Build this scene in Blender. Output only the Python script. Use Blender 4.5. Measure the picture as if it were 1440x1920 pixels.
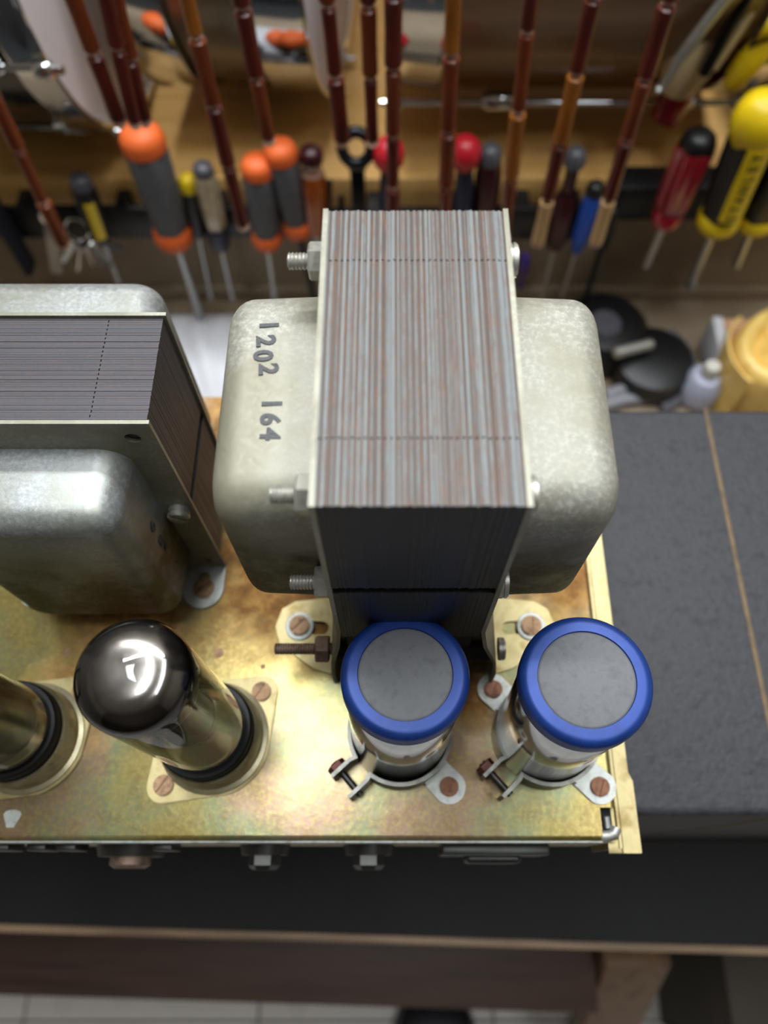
import bpy, bmesh, math, random
from mathutils import Vector, Matrix
random.seed(7)
for o in list(bpy.data.objects): bpy.data.objects.remove(o)
SC = bpy.context.scene
COL = SC.collection
S = 0.001                      # everything is authored in millimetres

# ------------------------------------------------------------------ camera
H, PITCH, FPX, PX, PY = 285.0, math.radians(64.8), 1444.0, 735.0, 960.0
cd = bpy.data.cameras.new('camera'); cam = bpy.data.objects.new('camera', cd); COL.objects.link(cam)
cam.location = (0, 0, H*S); cam.rotation_euler = (math.pi/2-PITCH, 0, 0)
cd.sensor_fit = 'VERTICAL'; cd.sensor_height = 36.0; cd.sensor_width = 27.0
cd.lens = 36.0*FPX/1920.0
cd.shift_x = -(PX-720.0)/1920.0
cd.clip_start = 0.01; cd.clip_end = 30
cd.dof.use_dof = True; cd.dof.focus_distance = 0.215; cd.dof.aperture_fstop = cd.lens/3.3
SC.camera = cam
# ------------------------------------------------------------------ world, lights, exposure
W = bpy.data.worlds.new('room_air'); SC.world = W; W.use_nodes = True
W.node_tree.nodes['Background'].inputs[0].default_value = (0.75, 0.82, 0.9, 1)
W.node_tree.nodes['Background'].inputs[1].default_value = 0.05
def area(name, loc, rot, sx, sy, power, col=(0.93, 0.97, 1.0)):
    l = bpy.data.lights.new(name, 'AREA'); l.shape = 'RECTANGLE'; l.size = sx; l.size_y = sy
    l.energy = power; l.color = col
    o = bpy.data.objects.new(name, l); COL.objects.link(o); o.location = loc; o.rotation_euler = rot
    return o
area('ceiling_lamp_light', (-0.20, 0.24, 1.50), (0, 0, 0), 0.22, 0.6, 10)
area('ceiling_lamp_light', (0.55, 0.15, 1.50), (0, 0, 0), 0.16, 1.2, 11)
area('ceiling_lamp_light', (-0.1, 0.86, 1.50), (0, 0, 0), 1.2, 0.16, 33)
vs = SC.view_settings
vs.view_transform = 'Standard'; vs.look = 'None'; vs.exposure = 0.14; vs.gamma = 1.0; vs.use_curve_mapping = False

# ------------------------------------------------------------------ pixel -> point (mm)
SP, CP = math.sin(PITCH), math.cos(PITCH)
def P(u, v, x=None, y=None, z=None):
    a, b = (u-PX)/FPX, (v-PY)/FPX
    d = Vector((a, CP-b*SP, -SP-b*CP))
    if z is not None: t = (z-H)/d.z
    elif y is not None: t = y/d.y
    else: t = x/d.x
    return Vector((0, 0, H))+d*t

# ------------------------------------------------------------------ colours and materials
def C(h, a=1.0):
    h = h.lstrip('#'); r = []
    for i in (0, 2, 4):
        c = int(h[i:i+2], 16)/255.0
        r.append(c/12.92 if c <= 0.04045 else ((c+0.055)/1.055)**2.4)
    return (r[0], r[1], r[2], a)
MATS = {}
def nodes(name):
    m = bpy.data.materials.new(name); m.use_nodes = True
    nt = m.node_tree; MATS[name] = m
    return m, nt, nt.nodes, nt.links, nt.nodes['Principled BSDF']
def ramp(nt, fac, cols, pos=None):
    r = nt.nodes.new('ShaderNodeValToRGB'); e = r.color_ramp.elements
    n = len(cols)
    pos = pos or [0.3+0.4*i/(n-1) for i in range(n)]
    while len(e) < n: e.new(0.5)
    for i in range(n): e[i].position = pos[i]; e[i].color = cols[i]
    nt.links.new(fac, r.inputs[0]); return r.outputs[0]
def noise(nt, scale, detail=4, rough=0.6, stretch=None, vec=None):
    n = nt.nodes.new('ShaderNodeTexNoise'); n.inputs['Scale'].default_value = scale
    n.inputs['Detail'].default_value = detail; n.inputs['Roughness'].default_value = rough
    if vec is None:
        t = nt.nodes.new('ShaderNodeTexCoord'); vec = t.outputs['Object']
    if stretch:
        mp = nt.nodes.new('ShaderNodeMapping'); mp.inputs['Scale'].default_value = stretch
        nt.links.new(vec, mp.inputs[0]); vec = mp.outputs[0]
    nt.links.new(vec, n.inputs['Vector']); return n.outputs['Fac']
def mixc(nt, fac, a, b, mode='MIX'):
    x = nt.nodes.new('ShaderNodeMix'); x.data_type = 'RGBA'; x.blend_type = mode
    for s, val in ((0, fac), (6, a), (7, b)):
        if isinstance(val, bpy.types.NodeSocket): nt.links.new(val, x.inputs[s])
        else: x.inputs[s].default_value = val
    return x.outputs[2]
def M(name, cols, scale=60, metal=0.0, rough=0.5, bump=0.0, bscale=None, stretch=None, spec=0.5, rvar=0.0, coat=0.0, trans=0.0, emit=None, detail=4):
    m, nt, N, L, b = nodes(name)
    if isinstance(cols, str): cols = [cols]
    if len(cols) == 1: b.inputs['Base Color'].default_value = C(cols[0])
    else:
        f = noise(nt, scale, detail, 0.6, stretch)
        L.new(ramp(nt, f, [C(c) for c in cols]), b.inputs['Base Color'])
        if rvar:
            mr = N.new('ShaderNodeMapRange'); mr.inputs[1].default_value = .3; mr.inputs[2].default_value = .7
            mr.inputs[3].default_value = rough-rvar; mr.inputs[4].default_value = rough+rvar
            L.new(f, mr.inputs[0]); L.new(mr.outputs[0], b.inputs['Roughness'])
    b.inputs['Metallic'].default_value = metal
    if not (rvar and len(cols) > 1): b.inputs['Roughness'].default_value = rough
    b.inputs['Specular IOR Level'].default_value = spec
    b.inputs['Coat Weight'].default_value = coat; b.inputs['Coat Roughness'].default_value = 0.15
    b.inputs['Transmission Weight'].default_value = trans
    if bump:
        f2 = noise(nt, bscale or scale, 5, 0.6, stretch)
        bp = N.new('ShaderNodeBump'); bp.inputs['Strength'].default_value = bump; bp.inputs['Distance'].default_value = 0.001
        L.new(f2, bp.inputs['Height']); L.new(bp.outputs[0], b.inputs['Normal'])
    return m

def chassis_mat():
    m, nt, N, L, b = nodes('yellow_zinc_plate')
    tc = N.new('ShaderNodeTexCoord'); vec = tc.outputs['Object']
    f1 = noise(nt, 16, 3, 0.55, None, vec)
    base = ramp(nt, f1, [C('#857a4e'), C('#705d2c'), C('#837844'), C('#727c5e'), C('#8a7262'), C('#6e5c30')], [.28, .38, .46, .54, .62, .72])
    f2 = noise(nt, 130, 6, 0.7, None, vec)
    base = mixc(nt, ramp(nt, f2, [(0, 0, 0, 1), (.55, .55, .55, 1)], [.42, .68]), base, C('#6d5830'))
    f4 = noise(nt, 600, 4, .7, None, vec)
    base = mixc(nt, ramp(nt, f4, [(0, 0, 0, 1), (.6, .6, .6, 1)], [.45, .62]), base, C('#988b52'))
    # rust and brown stains with shapes of their own
    def spot(x, y, r):
        d = N.new('ShaderNodeVectorMath'); d.operation = 'DISTANCE'; L.new(vec, d.inputs[0]); d.inputs[1].default_value = ((x+60)*S, (y-100)*S, .045)
        mr = N.new('ShaderNodeMapRange'); mr.inputs[1].default_value = 0; mr.inputs[2].default_value = r*1.3*S
        mr.inputs[3].default_value = 1; mr.inputs[4].default_value = 0; L.new(d.outputs['Value'], mr.inputs[0]); return mr.outputs[0]
    acc = None
    for x, y, r in ((-46, 112, 42), (-38, 150, 50), (66, 112, 34), (-100, 85, 30), (-60, 180, 40), (-24, 82, 16), (30, 60, 14), (70, 150, 40), (-115, 60, 22)):
        s = spot(x, y, r)
        if acc is None: acc = s
        else:
            mm = N.new('ShaderNodeMath'); mm.operation = 'MAXIMUM'; L.new(acc, mm.inputs[0]); L.new(s, mm.inputs[1]); acc = mm.outputs[0]
    f3 = noise(nt, 55, 5, 0.65, None, vec)
    mu = N.new('ShaderNodeMath'); mu.operation = 'MULTIPLY'; L.new(acc, mu.inputs[0]); L.new(f3, mu.inputs[1])
    mask = ramp(nt, mu.outputs[0], [(0, 0, 0, 1), (1, 1, 1, 1)], [.08, .34])
    base = mixc(nt, mask, base, ramp(nt, f2, [C('#5a3d18'), C('#7d5728'), C('#9a763e')], [.35, .5, .65]))
    L.new(base, b.inputs['Base Color']); b.inputs['Metallic'].default_value = 0.6
    rr = mixc(nt, mask, (0.25, 0.25, 0.25, 1), (0.6, 0.6, 0.6, 1))
    L.new(rr, b.inputs['Roughness'])
    bp = N.new('ShaderNodeBump'); bp.inputs['Strength'].default_value = .12; bp.inputs['Distance'].default_value = .0006
    L.new(f2, bp.inputs['Height']); L.new(bp.outputs[0], b.inputs['Normal'])
    return m
chassis_mat()

def galv(name, c1, c2, c3, stain, metal=.8, rough=.42, top=160, zdirt=None):
    m, nt, N, L, b = nodes(name)
    tc = N.new('ShaderNodeTexCoord'); vec = tc.outputs['Object']
    f = noise(nt, 700, 6, .75, None, vec); g = noise(nt, 32, 4, .6, None, vec)
    fine = ramp(nt, f, [C(c1), C(c2), C(c3)], [.38, .5, .62])
    base = mixc(nt, ramp(nt, g, [(0, 0, 0, 1), (.9, .9, .9, 1)], [.44, .62]), fine, C(stain))
    if zdirt:
        sx = N.new('ShaderNodeSeparateXYZ'); L.new(vec, sx.inputs[0])
        mr = N.new('ShaderNodeMapRange'); mr.inputs[1].default_value = zdirt[0]*S; mr.inputs[2].default_value = zdirt[1]*S
        mr.inputs[3].default_value = 0; mr.inputs[4].default_value = 1; L.new(sx.outputs['Z'], mr.inputs[0])
        h = noise(nt, 70, 5, .65, None, vec)
        mu = N.new('ShaderNodeMath'); mu.operation = 'MULTIPLY'; L.new(mr.outputs[0], mu.inputs[0]); L.new(h, mu.inputs[1])
        base = mixc(nt, ramp(nt, mu.outputs[0], [(0, 0, 0, 1), (.95, .95, .95, 1)], [.14, .5]), base, C(zdirt[2]))
    L.new(base, b.inputs['Base Color']); b.inputs['Metallic'].default_value = metal
    mr = N.new('ShaderNodeMapRange'); mr.inputs[1].default_value = .35; mr.inputs[2].default_value = .65
    mr.inputs[3].default_value = rough-.08; mr.inputs[4].default_value = rough+.12; L.new(f, mr.inputs[0]); L.new(mr.outputs[0], b.inputs['Roughness'])
    bp = N.new('ShaderNodeBump'); bp.inputs['Strength'].default_value = .15; bp.inputs['Distance'].default_value = .0003
    L.new(f, bp.inputs['Height']); L.new(bp.outputs[0], b.inputs['Normal'])
    return m
galv('galvanised_bell', '#88887f', '#95948a', '#aeada3', '#878472', .3, .52, zdirt=(127, 92, '#48401f'))
galv('galvanised_cover', '#8f9394', '#9b9fa0', '#adb1b2', '#8d8f84', .6, .42, zdirt=(86, 40, '#4a452a'))
galv('plate_steel', '#8b8a7e', '#969588', '#a6a498', '#7b796a', .4, .5)

def lam_mat(name, greys, rusts, amt):
    m, nt, N, L, b = nodes(name)
    oi = N.new('ShaderNodeObjectInfo')
    tc = N.new('ShaderNodeTexCoord')
    ad = N.new('ShaderNodeVectorMath'); ad.operation = 'ADD'; L.new(tc.outputs['Object'], ad.inputs[0])
    cx = N.new('ShaderNodeCombineXYZ'); mm = N.new('ShaderNodeMath'); mm.operation = 'MULTIPLY'; mm.inputs[1].default_value = 3.0
    L.new(oi.outputs['Random'], mm.inputs[0]); L.new(mm.outputs[0], cx.inputs[0]); L.new(cx.outputs[0], ad.inputs[1])
    f = noise(nt, 170, 5, .7, None, ad.outputs[0])
    wd = noise(nt, 26, 3, .5, None, oi.outputs['Location'])
    g = ramp(nt, oi.outputs['Random'], [C(c) for c in greys], [i/(len(greys)-1) for i in range(len(greys))])
    r = ramp(nt, f, [C(c) for c in rusts], [.35, .5, .68])
    sm = N.new('ShaderNodeMath'); sm.operation = 'MULTIPLY_ADD'; L.new(oi.outputs['Random'], sm.inputs[0]); sm.inputs[1].default_value = .28; L.new(f, sm.inputs[2])
    base = mixc(nt, ramp(nt, sm.outputs[0], [(0, 0, 0, 1), (amt, amt, amt, 1)], [.56, .74]), g, r)
    L.new(base, b.inputs['Base Color']); b.inputs['Metallic'].default_value = .2; b.inputs['Roughness'].default_value = .55; b.inputs['Specular IOR Level'].default_value = .35
    bp = N.new('ShaderNodeBump'); bp.inputs['Strength'].default_value = .3; bp.inputs['Distance'].default_value = .0004
    f5 = noise(nt, 500, 4, .7, None, ad.outputs[0]); L.new(f5, bp.inputs['Height']); L.new(bp.outputs[0], b.inputs['Normal'])
lam_mat('core_steel_grey', ['#6c7172', '#797f80', '#65696a', '#727879', '#5f6262'], ['#50443f', '#5e4d46', '#6b4f40'], .6)
lam_mat('core_steel_brown', ['#4d4541', '#564d48', '#463f3b', '#5c524d', '#514843'], ['#453630', '#5a4236', '#7d5030'], .6)
lam_mat('core_steel_black', ['#46454a', '#4d4c51', '#414045', '#4a494e', '#444348'], ['#54484a', '#4a4242', '#604e44'], .3)
M('core_varnish_shade', ['#08080a', '#131210', '#06070a'], 120, rough=.42, stretch=(8, 8, .6), bump=.2, spec=.35)

M('chrome', '#d8dadc', metal=1, rough=.09)
M('chrome_can', ['#c3c6cb', '#d4d6d8'], 40, metal=1, rough=.13, bump=.05, bscale=60)
M('zinc_bright', ['#a3a39b', '#b5b4ac', '#94938a'], 300, metal=.6, rough=.36)
M('zinc_tab', ['#959a98', '#adb0ac', '#88887a'], 220, metal=.6, rough=.45)
M('old_bolt', ['#6a5a50', '#8b7565', '#594a42'], 250, metal=.6, rough=.55)
M('screw_brown', ['#7d6149', '#93765a', '#5f4836'], 260, metal=.6, rough=.5, bump=.2)
M('screw_copper', ['#6b4531', '#7f5741', '#4d3122'], 260, metal=.55, rough=.5, bump=.2)
M('red_nut', ['#4a2a28', '#6e3c36', '#35201f'], 260, metal=.4, rough=.5)
M('clamp_steel', ['#62625e', '#75756f', '#52514c'], 150, metal=.85, rough=.38)
M('blue_plastic', ['#15347a', '#183a82', '#123072'], 60, metal=.35, rough=.42)
M('grey_disc', ['#606266', '#66686c', '#5a5c60'], 300, rough=.62, bump=.15)
M('black_base', '#0a0a0c', rough=.5, spec=.3)
M('dark_steel', ['#3c3c3c', '#4c4c4a'], 80, metal=.8, rough=.4)
M('black_fibre', ['#0b0b0b', '#171615'], 100, rough=.6)
M('hole_black', '#050505', rough=.8)
M('ink', ['#2c2e31', '#46484b', '#37393c'], 900, rough=.6)
M('socket_metal', ['#a39a78', '#b6ae90', '#8f8564'], 120, metal=.75, rough=.35)
M('flange_metal', ['#8f835a', '#a0946c', '#7d6c42'], 110, metal=.7, rough=.42)
M('anode', ['#4a4038', '#5e5046', '#38302b'], 90, metal=.4, rough=.4)
M('anode_silver', ['#8d908f', '#a4a6a4', '#787b7a'], 60, metal=.8, rough=.25)
M('stem_reflection', ['#cfcdae', '#dcd9bc', '#c2c2a2'], 40, rough=.2, metal=.85)  # pale mirror tone paints the bright reflection low inside the tube
M('mica', ['#b9b5a8', '#cfccc0'], 80, rough=.4)
def getter():
    m, nt, N, L, b = nodes('getter_flash')
    f = noise(nt, 60, 4, .6)
    L.new(ramp(nt, f, [C('#56545b'), C('#7d7b82'), C('#5f5c64')], [.35, .5, .65]), b.inputs['Base Color'])
    b.inputs['Metallic'].default_value = .95; b.inputs['Roughness'].default_value = .22
    b.inputs['Coat Weight'].default_value = 1; b.inputs['Coat Roughness'].default_value = .02
getter()
def glass(name, tint, fr=1.45, boost=1.0):
    m = bpy.data.materials.new(name); m.use_nodes = True; MATS[name] = m
    nt = m.node_tree; N = nt.nodes; L = nt.links; N.remove(N['Principled BSDF'])
    t = N.new('ShaderNodeBsdfTransparent'); t.inputs[0].default_value = C(tint)
    g = N.new('ShaderNodeBsdfGlossy'); g.inputs['Roughness'].default_value = .03; g.inputs[0].default_value = (1, 1, 1, 1)
    f = N.new('ShaderNodeFresnel'); f.inputs[0].default_value = fr
    x = N.new('ShaderNodeMixShader'); L.new(f.outputs[0], x.inputs[0]); L.new(t.outputs[0], x.inputs[1]); L.new(g.outputs[0], x.inputs[2])
    L.new(x.outputs[0], N['Material Output'].inputs['Surface'])
glass('tube_glass', '#f4f2e8', 1.45)
glass('clear_plastic', '#e9e2d6', 1.4)

def wood(name, cols, scale=6, stretch=(1, 14, 14), rough=.5, coat=0):
    return M(name, cols, scale, rough=rough, stretch=stretch, bump=.05, coat=coat, detail=6)
wood('shelf_wood', ['#d6a45c', '#e3b56e', '#cc9a52'])
wood('bench_edge_wood', ['#8b7357', '#a3896a', '#6f5a44'])
wood('dark_wood', ['#3c2a22', '#49342a', '#32231d'])
wood('leg_wood', ['#6b5036', '#7d5f42', '#5b432e'], stretch=(10, 10, 1))
wood('drum_wood', ['#6e4f33', '#80603f', '#60442b'], 5, (1, 10, 10), .35, .4)
M('backboard', ['#8c7c66', '#978670', '#82725d'], 8, rough=.75)
M('black_mat', ['#111214', '#17181a', '#0e0f10'], 90, rough=.72, bump=.35, bscale=350)
M('black_tolex', ['#2a2b2f', '#34353a', '#232428'], 160, rough=.6, bump=.6, bscale=500)
M('tan_tape', ['#5f4d36', '#6f5b40', '#52432f'], 120, rough=.7)
M('tile_white', ['#d3cfca', '#dcd8d3', '#c9c5c0'], 12, rough=.45)
M('grout', '#77716b', rough=.9)
M('wall_paint', ['#b9b2a6', '#c2bbb0'], 4, rough=.85)
M('ceiling_paint', '#d8d8d6', rough=.9)
M('dark_wall', ['#4c463e', '#564f46'], 4, rough=.85)
M('shoe_black', ['#15161a', '#1e1f24'], 60, rough=.45)
M('orange_rubber', '#e8682a', rough=.55)
M('grey_rubber', ['#55575a', '#606266'], 200, rough=.6)
M('yellow_plastic', ['#e6c413', '#efce1c'], 60, rough=.38)
M('black_plastic', '#111214', rough=.42)
M('black_steel', '#16181c', metal=.5, rough=.3)
M('red_plastic', '#c41f2d', rough=.35)
M('red_clear', ['#8d1522', '#a31c2a'], 80, rough=.15, coat=.6)
M('maroon_plastic', '#3a0f16', rough=.3)
M('grey_plastic', '#55555c', rough=.35)
M('navy_plastic', '#161f3c', rough=.4)
M('navy_cloth', ['#10141f', '#181d2b'], 120, rough=.9)
M('blue_handle', '#1453c0', rough=.4)
M('amber_clear', ['#8e3c10', '#b35816', '#7a2f10'], 90, rough=.15, coat=.6)
M('clear_handle', ['#a8957a', '#c8b899', '#8f7d66'], 90, rough=.12, coat=.6)
M('blade_steel', '#a8a9a8', metal=.9, rough=.3)
M('purple_plastic', '#3a2370', rough=.4)
M('drum_black', '#0e0f12', rough=.2, coat=.5)
M('drum_olive', ['#7d745f', '#8a806a', '#6f6652'], 12, metal=.5, rough=.3)
M('drum_head', ['#e0dadc', '#e8e2e3'], 20, rough=.6)
M('bamboo_maroon', ['#4f160e', '#642014', '#3d110c'], 80, rough=.28, stretch=(1, 1, .2), coat=.3)
M('bamboo_brown', ['#66290f', '#7c3714', '#54210d'], 80, rough=.28, stretch=(1, 1, .2), coat=.3)
M('bamboo_amber', ['#8f5014', '#a3621c', '#7a4210'], 80, rough=.28, stretch=(1, 1, .2), coat=.3)
M('bamboo_pale', ['#c79f69', '#d8b37e'], 80, rough=.35, stretch=(1, 1, .2))
M('bead_clear', ['#c08f7c', '#d3a892'], 90, rough=.12, coat=.6)
M('white_cloth', ['#d6d7dc', '#e2e3e8'], 30, rough=.85)
M('paper_amber', ['#e0b95f', '#ebc872', '#d3a94f'], 40, rough=.4, coat=.2)
M('peach_card', ['#c59a7a', '#b98a68'], 40, rough=.7)
M('pale_blue', '#a9adc0', rough=.5)
M('cable_grey', '#86868c', rough=.45)
M('cream_plastic', ['#d0b888', '#dcc79a'], 40, rough=.35)
M('jack_black', '#1c1b18', rough=.4)
M('seam_shadow', '#1d1810', rough=.8)
M('white_plastic', '#c9c6be', rough=.4)

# ------------------------------------------------------------------ mesh builder (mm)
class B:
    def __init__(s): s.bm = bmesh.new()
    def merge(s, b2, mtx=None):
        if mtx is not None: bmesh.ops.transform(b2, matrix=mtx, verts=b2.verts)
        me = bpy.data.meshes.new('tmp'); b2.to_mesh(me); b2.free(); s.bm.from_mesh(me); bpy.data.meshes.remove(me); return s
    def box(s, x0, x1, y0, y1, z0, z1, bev=0, seg=2, mtx=None):
        b = bmesh.new(); bmesh.ops.create_cube(b, size=1)
        for v in b.verts: v.co = Vector((x0+(v.co.x+.5)*(x1-x0), y0+(v.co.y+.5)*(y1-y0), z0+(v.co.z+.5)*(z1-z0)))
        if bev: bmesh.ops.bevel(b, geom=list(b.edges), offset=bev, segments=seg, affect='EDGES', profile=.5)
        return s.merge(b, mtx)
    def lathe(s, prof, n=32, mtx=None, fl=None, jit=None):
        b = bmesh.new(); rings = []
        for k, (z, r) in enumerate(prof):
            if r < 1e-4: rings.append([b.verts.new((0, 0, z))]); continue
            ring = []
            for i in range(n):
                a = 2*math.pi*i/n; rr = r*(1+(fl[0]*math.cos(fl[1]*a) if fl else 0))
                zz = z+(jit[k][i % len(jit[k])] if jit and k in jit else 0)
                ring.append(b.verts.new((rr*math.cos(a), rr*math.sin(a), zz)))
            rings.append(ring)
        for p, q in zip(rings, rings[1:]):
            for i in range(n):
                j = (i+1) % n
                if len(p) == 1 and len(q) == 1: continue
                if len(p) == 1: f = (p[0], q[j], q[i])
                elif len(q) == 1: f = (p[i], p[j], q[0])
                else: f = (p[i], p[j], q[j], q[i])
                try: b.faces.new(f)
                except ValueError: pass
        bmesh.ops.recalc_face_normals(b, faces=b.faces)
        return s.merge(b, mtx)
    def cyl(s, p0, p1, r, n=20, r1=None, bev=0):
        p0, p1 = Vector(p0), Vector(p1); L = (p1-p0).length; r1 = r if r1 is None else r1
        if bev: pr = [(0, 0), (0, r-bev), (bev, r), (L-bev, r1), (L, r1-bev), (L, 0)]
        else: pr = [(0, 0), (0, r), (L, r1), (L, 0)]
        return s.lathe(pr, n, frame(p0, p1))
    def tube(s, pts, r, n=10, rad=None):
        pts = [Vector(p) for p in pts]; b = bmesh.new(); rings = []
        up = Vector((0.13, 0.21, 1)).normalized()
        for i, p in enumerate(pts):
            t = (pts[min(i+1, len(pts)-1)]-pts[max(i-1, 0)]).normalized()
            a = t.cross(up)
            if a.length < .05: a = t.cross(Vector((1, 0, 0)))
            a.normalize(); c = t.cross(a); rr = rad[i] if rad else r
            rings.append([b.verts.new(p+(a*math.cos(2*math.pi*k/n)+c*math.sin(2*math.pi*k/n))*rr) for k in range(n)])
        for p, q in zip(rings, rings[1:]):
            for i in range(n): b.faces.new((p[i], p[(i+1) % n], q[(i+1) % n], q[i]))
        b.faces.new(rings[0]); b.faces.new(rings[-1])
        bmesh.ops.recalc_face_normals(b, faces=b.faces)
        return s.merge(b)
    def prism(s, outer, z0, z1, holes=(), mtx=None, bev=0):
        b = bmesh.new(); es = []
        for lp in [outer]+list(holes):
            vs_ = [b.verts.new((p[0], p[1], z0)) for p in lp]
            es += [b.edges.new((vs_[i], vs_[(i+1) % len(vs_)])) for i in range(len(vs_))]
        if holes: bmesh.ops.triangle_fill(b, edges=es, use_beauty=True, use_dissolve=False)
        else: b.faces.new(list(b.verts))
        r = bmesh.ops.extrude_face_region(b, geom=list(b.faces))
        for v in [g for g in r['geom'] if isinstance(g, bmesh.types.BMVert)]: v.co.z = z1
        bmesh.ops.recalc_face_normals(b, faces=b.faces)
        if bev:
            ed = [e for e in b.edges if len(e.link_faces) == 2 and e.calc_face_angle(0) > .6]
            bmesh.ops.bevel(b, geom=ed, offset=bev, segments=2, affect='EDGES')
        return s.merge(b, mtx)
    def strip(s, path, thick, z0, z1):
        pts = [Vector((p[0], p[1], 0)) for p in path]; n = len(pts); L, R = [], []
        for i, p in enumerate(pts):
            d0 = (p-pts[i-1]).normalized() if i else (pts[1]-p).normalized()
            d1 = (pts[i+1]-p).normalized() if i < n-1 else d0
            t = (d0+d1).normalized(); nn = Vector((-t.y, t.x, 0)); k = thick/2/max(.5, nn.dot(Vector((-d1.y, d1.x, 0))))
            L.append(p+nn*k); R.append(p-nn*k)
        b = bmesh.new()
        ring = lambda q, z: [b.verts.new((v.x, v.y, z)) for v in q]
        L0, L1, R0, R1 = ring(L, z0), ring(L, z1), ring(R, z0), ring(R, z1)
        for i in range(n-1):
            for q in ((L0[i], L0[i+1], L1[i+1], L1[i]), (R0[i], R1[i], R1[i+1], R0[i+1]), (L1[i], L1[i+1], R1[i+1], R1[i]), (L0[i], R0[i], R0[i+1], L0[i+1])): b.faces.new(q)
        b.faces.new((L0[0], L1[0], R1[0], R0[0])); b.faces.new((L0[-1], R0[-1], R1[-1], L1[-1]))
        bmesh.ops.recalc_face_normals(b, faces=b.faces)
        return s.merge(b)
    def loft(s, rings, cap=True, mtx=None):
        b = bmesh.new(); rv = [[b.verts.new(p) for p in r] for r in rings]; n = len(rv[0])
        for p, q in zip(rv, rv[1:]):
            for i in range(n): b.faces.new((p[i], p[(i+1) % n], q[(i+1) % n], q[i]))
        if cap: b.faces.new(rv[0]); b.faces.new(rv[-1])
        bmesh.ops.recalc_face_normals(b, faces=b.faces)
        return s.merge(b, mtx)
    def mesh(s, name, base=(0, 0, 0), sharp=35):
        bx = Vector(base)
        for v in s.bm.verts: v.co = (v.co-bx)*S
        me = bpy.data.meshes.new(name); s.bm.to_mesh(me); s.bm.free()
        for p in me.polygons: p.use_smooth = True
        me.set_sharp_from_angle(angle=math.radians(sharp))
        return me
    def build(s, name, mat, parent=None, local=False, sharp=35, base=(0, 0, 0)):
        b = base
        if parent is not None and not local: b = Vector(parent['_b']) if '_b' in parent.keys() else base
        me = s.mesh(name, b, sharp); me.materials.append(MATS[mat])
        o = bpy.data.objects.new(name, me); COL.objects.link(o)
        if parent is not None: o.parent = parent
        else: o.location = Vector(base)*S
        o['_b'] = list(b)
        return o
def frame(p0, p1, roll=None):
    z = (Vector(p1)-Vector(p0)).normalized()
    x = Vector((1, 0, 0)) if abs(z.x) < .9 else Vector((0, 1, 0))
    y = z.cross(x).normalized(); x = y.cross(z).normalized()
    m = Matrix((x, y, z)).transposed().to_4x4(); m.translation = Vector(p0); return m
def tag(o, label=None, cat=None, group=None, kind=None):
    if label: o['label'] = label
    if cat: o['category'] = cat
    if group: o['group'] = group
    if kind: o['kind'] = kind
    return o
def thing(name, base, label, cat, group=None, mtx=None):
    o = bpy.data.objects.new(name, None); COL.objects.link(o); o.empty_display_size = .01
    o.location = Vector(base)*S; o['_b'] = list(base)
    if mtx is not None:
        o.rotation_euler = mtx.to_euler(); o['_b'] = [0, 0, 0]
    return tag(o, label, cat, group)
def place(me_obj_mesh, name, parent, loc, rot=(0, 0, 0)):
    o = bpy.data.objects.new(name, me_obj_mesh); COL.objects.link(o); o.parent = parent
    o.location = Vector(loc)*S; o.rotation_euler = rot; return o
def rrect(a, b, r, n=7):
    r = min(r, a-.01, b-.01); out = []
    for cx, cy, a0 in ((a-r, b-r, 0), (-a+r, b-r, 90), (-a+r, -b+r, 180), (a-r, -b+r, 270)):
        for i in range(n+1):
            t = math.radians(a0+90*i/n); out.append((cx+r*math.cos(t), cy+r*math.sin(t)))
    return out
def circ(cx, cy, r, n=20, a0=0): return [(cx+r*math.cos(a0+2*math.pi*i/n), cy+r*math.sin(a0+2*math.pi*i/n)) for i in range(n)]
def capsule(p, q, r, n=8):
    p, q = Vector(p), Vector(q); a = math.atan2(q.y-p.y, q.x-p.x); out = []
    for i in range(n+1):
        t = a-math.pi/2+math.pi*i/n; out.append((q.x+r*math.cos(t), q.y+r*math.sin(t)))
    for i in range(n+1):
        t = a+math.pi/2+math.pi*i/n; out.append((p.x+r*math.cos(t), p.y+r*math.sin(t)))
    return out

# =================================================================== the room
BZ, FZ = -300.0, -900.0       # bench top, floor
fl = tag(B().box(-1800, 1800, -1800, 920, FZ-30, FZ-3).build('floor', 'grout'), kind='structure')
tile = B().box(-151, 151, -151, 151, -6, 0, 1.2).mesh('floor_tile'); tile.materials.append(MATS['tile_white'])
for i in range(-5, 6):
    for j in range(-4, 1): place(tile, 'tile', fl, (i*305+40-305*.2, j*305-20, FZ))
tag(B().box(-1800, 1800, 900, 940, FZ, 1560).build('wall_back', 'wall_paint'), kind='structure')
tag(B().box(-1840, -1800, -1800, 900, FZ, 1560).build('wall_left', 'wall_paint'), kind='structure')
tag(B().box(1800, 1840, -1800, 900, FZ, 1560).build('wall_right', 'wall_paint'), kind='structure')
tag(B().box(-1800, 1800, -1840, -1800, FZ, 1560).build('wall_front', 'dark_wall'), kind='structure')
tag(B().box(-1840, 1840, -1840, 940, 1560, 1600).build('ceiling', 'ceiling_paint'), kind='structure')

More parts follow.
